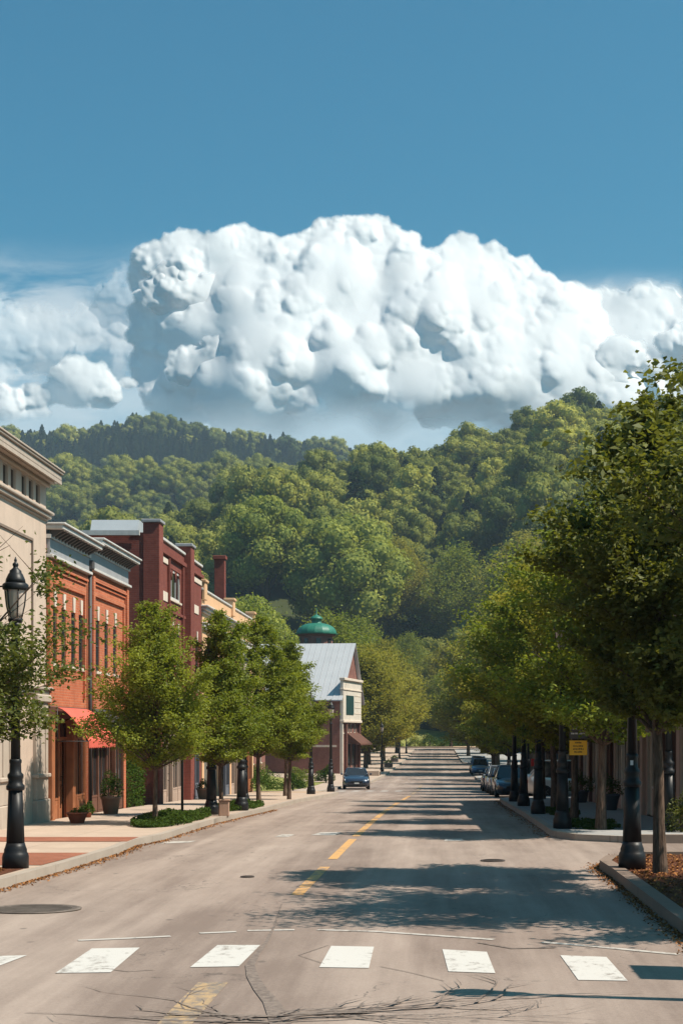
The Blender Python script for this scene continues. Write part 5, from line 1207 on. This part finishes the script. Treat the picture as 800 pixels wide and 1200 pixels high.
# ------------------------------------------------------------------ cars
def m_paint(c):
    def b(nt, out):
        p = princ(nt, out, c, 0.28, 0.5, 0.3); p.inputs['Coat Weight'].default_value = 0.8; p.inputs['Coat Roughness'].default_value = 0.05
    return b
def wheel(r, x, y, R_=.33):
    w = MB(); prof = [(R_*.62, -.10), (R_*.95, -.105), (R_, -.07), (R_, .07), (R_*.95, .105), (R_*.62, .10)]; w.lathe(prof, 22)
    w.v = [(vz, vx, vy) for (vx, vy, vz) in w.v]; o = w.build('wheel', mat('tyre rubber', m_plain((.02, .02, .02), .9)), r, (x, y, R_))
    k = MB(); s = 1 if x > 0 else -1
    k.lathe([(R_*.60, .0), (R_*.60, .085), (R_*.52, .09), (R_*.5, .06), (.06, .07), (.05, .09)], 20)
    for i in range(5): a = i*1.2566; k.tube([(.03*math.cos(a), .03*math.sin(a), .08), (R_*.55*math.cos(a), R_*.55*math.sin(a), .08)], .025, 4)
    k.v = [(s*vz, vx, vy) for (vx, vy, vz) in k.v]; k.build('rim', mat('alloy', m_plain((.35, .35, .36), .35, .5, .1, .8)), o)
def car(x, y, rz, color, label, tall=0.0, rear=False, ln=1.0):
    r = empty('parked_car', (x, y, zg(y)+.004), rz); tag(r, label, 'car', 'cars parked along the kerbs'); pm = mat('car paint '+'%.2f %.2f %.2f' % color, m_paint(color))
    st = [(-2.26, .50, .40, .60), (-2.20, .72, .26, .68), (-2.0, .83, .20, .75), (-1.6, .885, .19, .84), (-1.0, .90, .19, .95), (-.3, .905, .19, .985), (.6, .905, .19, 1.0), (1.4, .90, .20, 1.02), (1.85, .88, .22, 1.02+tall*.3), (2.15, .80, .28, .97+tall*.4), (2.24, .62, .42, .86+tall*.4)]
    b = MB(); vs = []; n = 12
    for (yy, w, zb_, zs) in st:
        h = [(w*.80, zb_), (w*.97, zb_+.10), (w, (zb_+zs)/2), (w*.985, zs-.13), (w*.90, zs-.02), (w*.45, zs+.025)]
        sec = h+[(-p, q) for p, q in h[::-1]]; vs += [(p, yy*ln, q) for p, q in sec]
    fs = []
    for k in range(len(st)-1):
        for i in range(n): j = (i+1) % n; fs.append((k*n+i, k*n+n+i, k*n+n+j, k*n+j))
    fs += [tuple(range(n)), tuple(range(len(st)*n-1, (len(st)-1)*n-1, -1))]; b.add(vs, fs, 0, True); body = b.build('body', pm, r)
    zt = 1.45+tall; yb, yf, yr, ye = -1.02*ln, -.20*ln, (.95+tall*1.3)*ln, (1.78+tall*.8)*ln
    bt = [(-.80, yb), (.80, yb), (.84, .4), (.80, ye), (-.80, ye), (-.84, .4)]; tp = [(-.60, yf), (.60, yf), (.63, .4), (.58, yr), (-.58, yr), (-.63, .4)]
    g = MB(); g.add([(p, q, .96) for p, q in bt]+[(p, q, zt-.05) for p, q in tp], [(i, (i+1) % 6, 6+(i+1) % 6, 6+i) for i in range(6)]+[(6, 7, 8, 9, 10, 11)]); g.build('window_glass', M['glass'], r)
    rf = MB(); ring = [(p*1.02, q) for p, q in tp]; inn = [(p*.8, q*.86+.05) for p, q in tp]
    rf.add([(p, q, zt-.055) for p, q in ring]+[(p, q, zt-.02) for p, q in ring]+[(p, q, zt) for p, q in inn], [(i, (i+1) % 6, 6+(i+1) % 6, 6+i) for i in range(6)]+[(6+i, 6+(i+1) % 6, 12+(i+1) % 6, 12+i) for i in range(6)]+[tuple(range(12, 18))], 0, True)
    for s in (-1, 1):
        rf.tube([(s*.79, yb, .965), (s*.605, yf, zt-.04)], .028, 5); rf.tube([(s*.80, ye, .97), (s*.585, yr, zt-.04)], .045, 5); rf.tube([(s*.845, .4, .97), (s*.635, .4, zt-.04)], .03, 5)
    rf.build('roof', pm, r)
    for s in (-1, 1):
        l = MB(); yy = -2.13*ln; l.add([(s*.44, yy-.075, .60), (s*.79, yy+.08, .64), (s*.82, yy+.20, .75), (s*.52, yy-.02, .70), (s*.44, yy+.05, .60), (s*.79, yy+.16, .64), (s*.82, yy+.26, .75), (s*.52, yy+.08, .70)], [(0, 1, 2, 3), (4, 7, 6, 5), (0, 4, 5, 1), (1, 5, 6, 2), (2, 6, 7, 3), (3, 7, 4, 0)])
        l.build('headlight', mat('headlamp', m_plain((.75, .78, .8), .12, .8, .05)), r)
        l = MB(); l.box(s*.50, s*.80, 2.14*ln, 2.215*ln, .74, .88, bev=.02); l.build('tail_light', M['red_sign'], r)
        mr = MB(); mr.box(s*.90, s*1.06, -.78, -.66, .98, 1.10, bev=.03); mr.build('mirror', pm, r)
    gl = MB(); gl.box(-.40, .40, -2.275*ln, -2.20*ln, .50, .60, bev=.01); gl.box(-.60, .60, -2.265*ln, -2.18*ln, .27, .38, bev=.02); gl.build('grille', mat('black trim', m_plain((.012, .012, .012), .5)), r)
    pt = MB(); pt.box(-.16, .16, -2.30*ln, -2.276*ln, .42, .50, bev=.004); pt.build('licence_plate', mat('plate white', m_plain((.6, .6, .58), .5)), r)
    pt = MB(); pt.box(-.16, .16, 2.25*ln, 2.27*ln, .60, .68, bev=.004); pt.build('licence_plate', mat('plate white', m_plain((.6, .6, .58), .5)), r)
    for (wx, wy) in ((-.80, -1.38), (.80, -1.38), (-.80, 1.36), (.80, 1.36)): wheel(r, wx, wy*ln)
    return r
car(-5.45, 105.5, R(4), (.025, .035, .06), 'dark blue-black sedan facing the viewer at the left kerb')
car(3.75, 76.0, R(1), (.012, .02, .04), 'black car parked at right, nearest of its row', tall=.12)
car(3.75, 82.5, R(180), (.05, .09, .16), 'dark blue car second in the right-hand bay')
car(3.8, 89.5, 0, (.30, .31, .33), 'silver car third in the right-hand bay', tall=.15)
car(3.8, 97.5, R(180), (.02, .02, .025), 'dark car farthest in the near part of the bay')
car(6.4, 71.5, R(90), (.55, .55, .54), 'white van glimpsed between the trunks on the right pavement lot', tall=.35)
car(4.35, 150.5, 0, (.03, .10, .20), 'blue car facing the viewer beyond the far bulb of kerb', tall=.15)
car(4.4, 158.0, R(180), (.02, .07, .13), 'dark teal car behind the blue one', tall=.3)
# ------------------------------------------------------------------ steps and low wall past the gabled building
b = MB()
for k in range(3): b.box(-7.4+.3*k, -5.2-.0*k, 142+k*1.3, 146-k*.2, zp(144)-.1, zp(144)+.16*(3-k)/1.0-.002*k, bev=.02)
tag(b.build('stone_steps', M['pavement']), 'pale stone steps at the left kerb just behind the sedan', 'steps')
for i, (x, y) in enumerate(((-5.4, 176), (-5.5, 206))):
    r = empty('planter_box', (x, y, zp(y))); tag(r, ('low dark planter box at the foot of the trees past the sedan', 'farther low dark planter box on the left pavement')[i], 'planter')
    MB().box(-.5, .5, -.5, .5, 0, .5, bev=.04).build('box', M['dark_trim'], r); link('plant', bush_mesh(70+i, .5, .5, .4, 500, .12), r).location = (0, 0, .45)
# ------------------------------------------------------------------ sagging cable before the hill
for k, (p0, p1) in enumerate((((-60, 175, 34.5), (-28, 210, 30.5)),)):
    pass
# ------------------------------------------------------------------ air
hz = MB(); hz.box(-5010, 5010, -3010, 5010, -8, 340)
def m_haze(nt, out):
    v = nt.nodes.new('ShaderNodeVolumePrincipled'); v.inputs['Density'].default_value = HAZE
    v.inputs['Color'].default_value = (0.62, 0.82, 1.0, 1); v.inputs['Anisotropy'].default_value = 0.2
    v.inputs['Density Attribute'].default_value = ''; v.inputs['Color Attribute'].default_value = ''; v.inputs['Temperature Attribute'].default_value = ''
    nt.links.new(v.outputs[0], out.inputs['Volume'])
HAZE = 0.00019
tag(hz.build('haze', mat('air haze', m_haze)), kind='stuff')
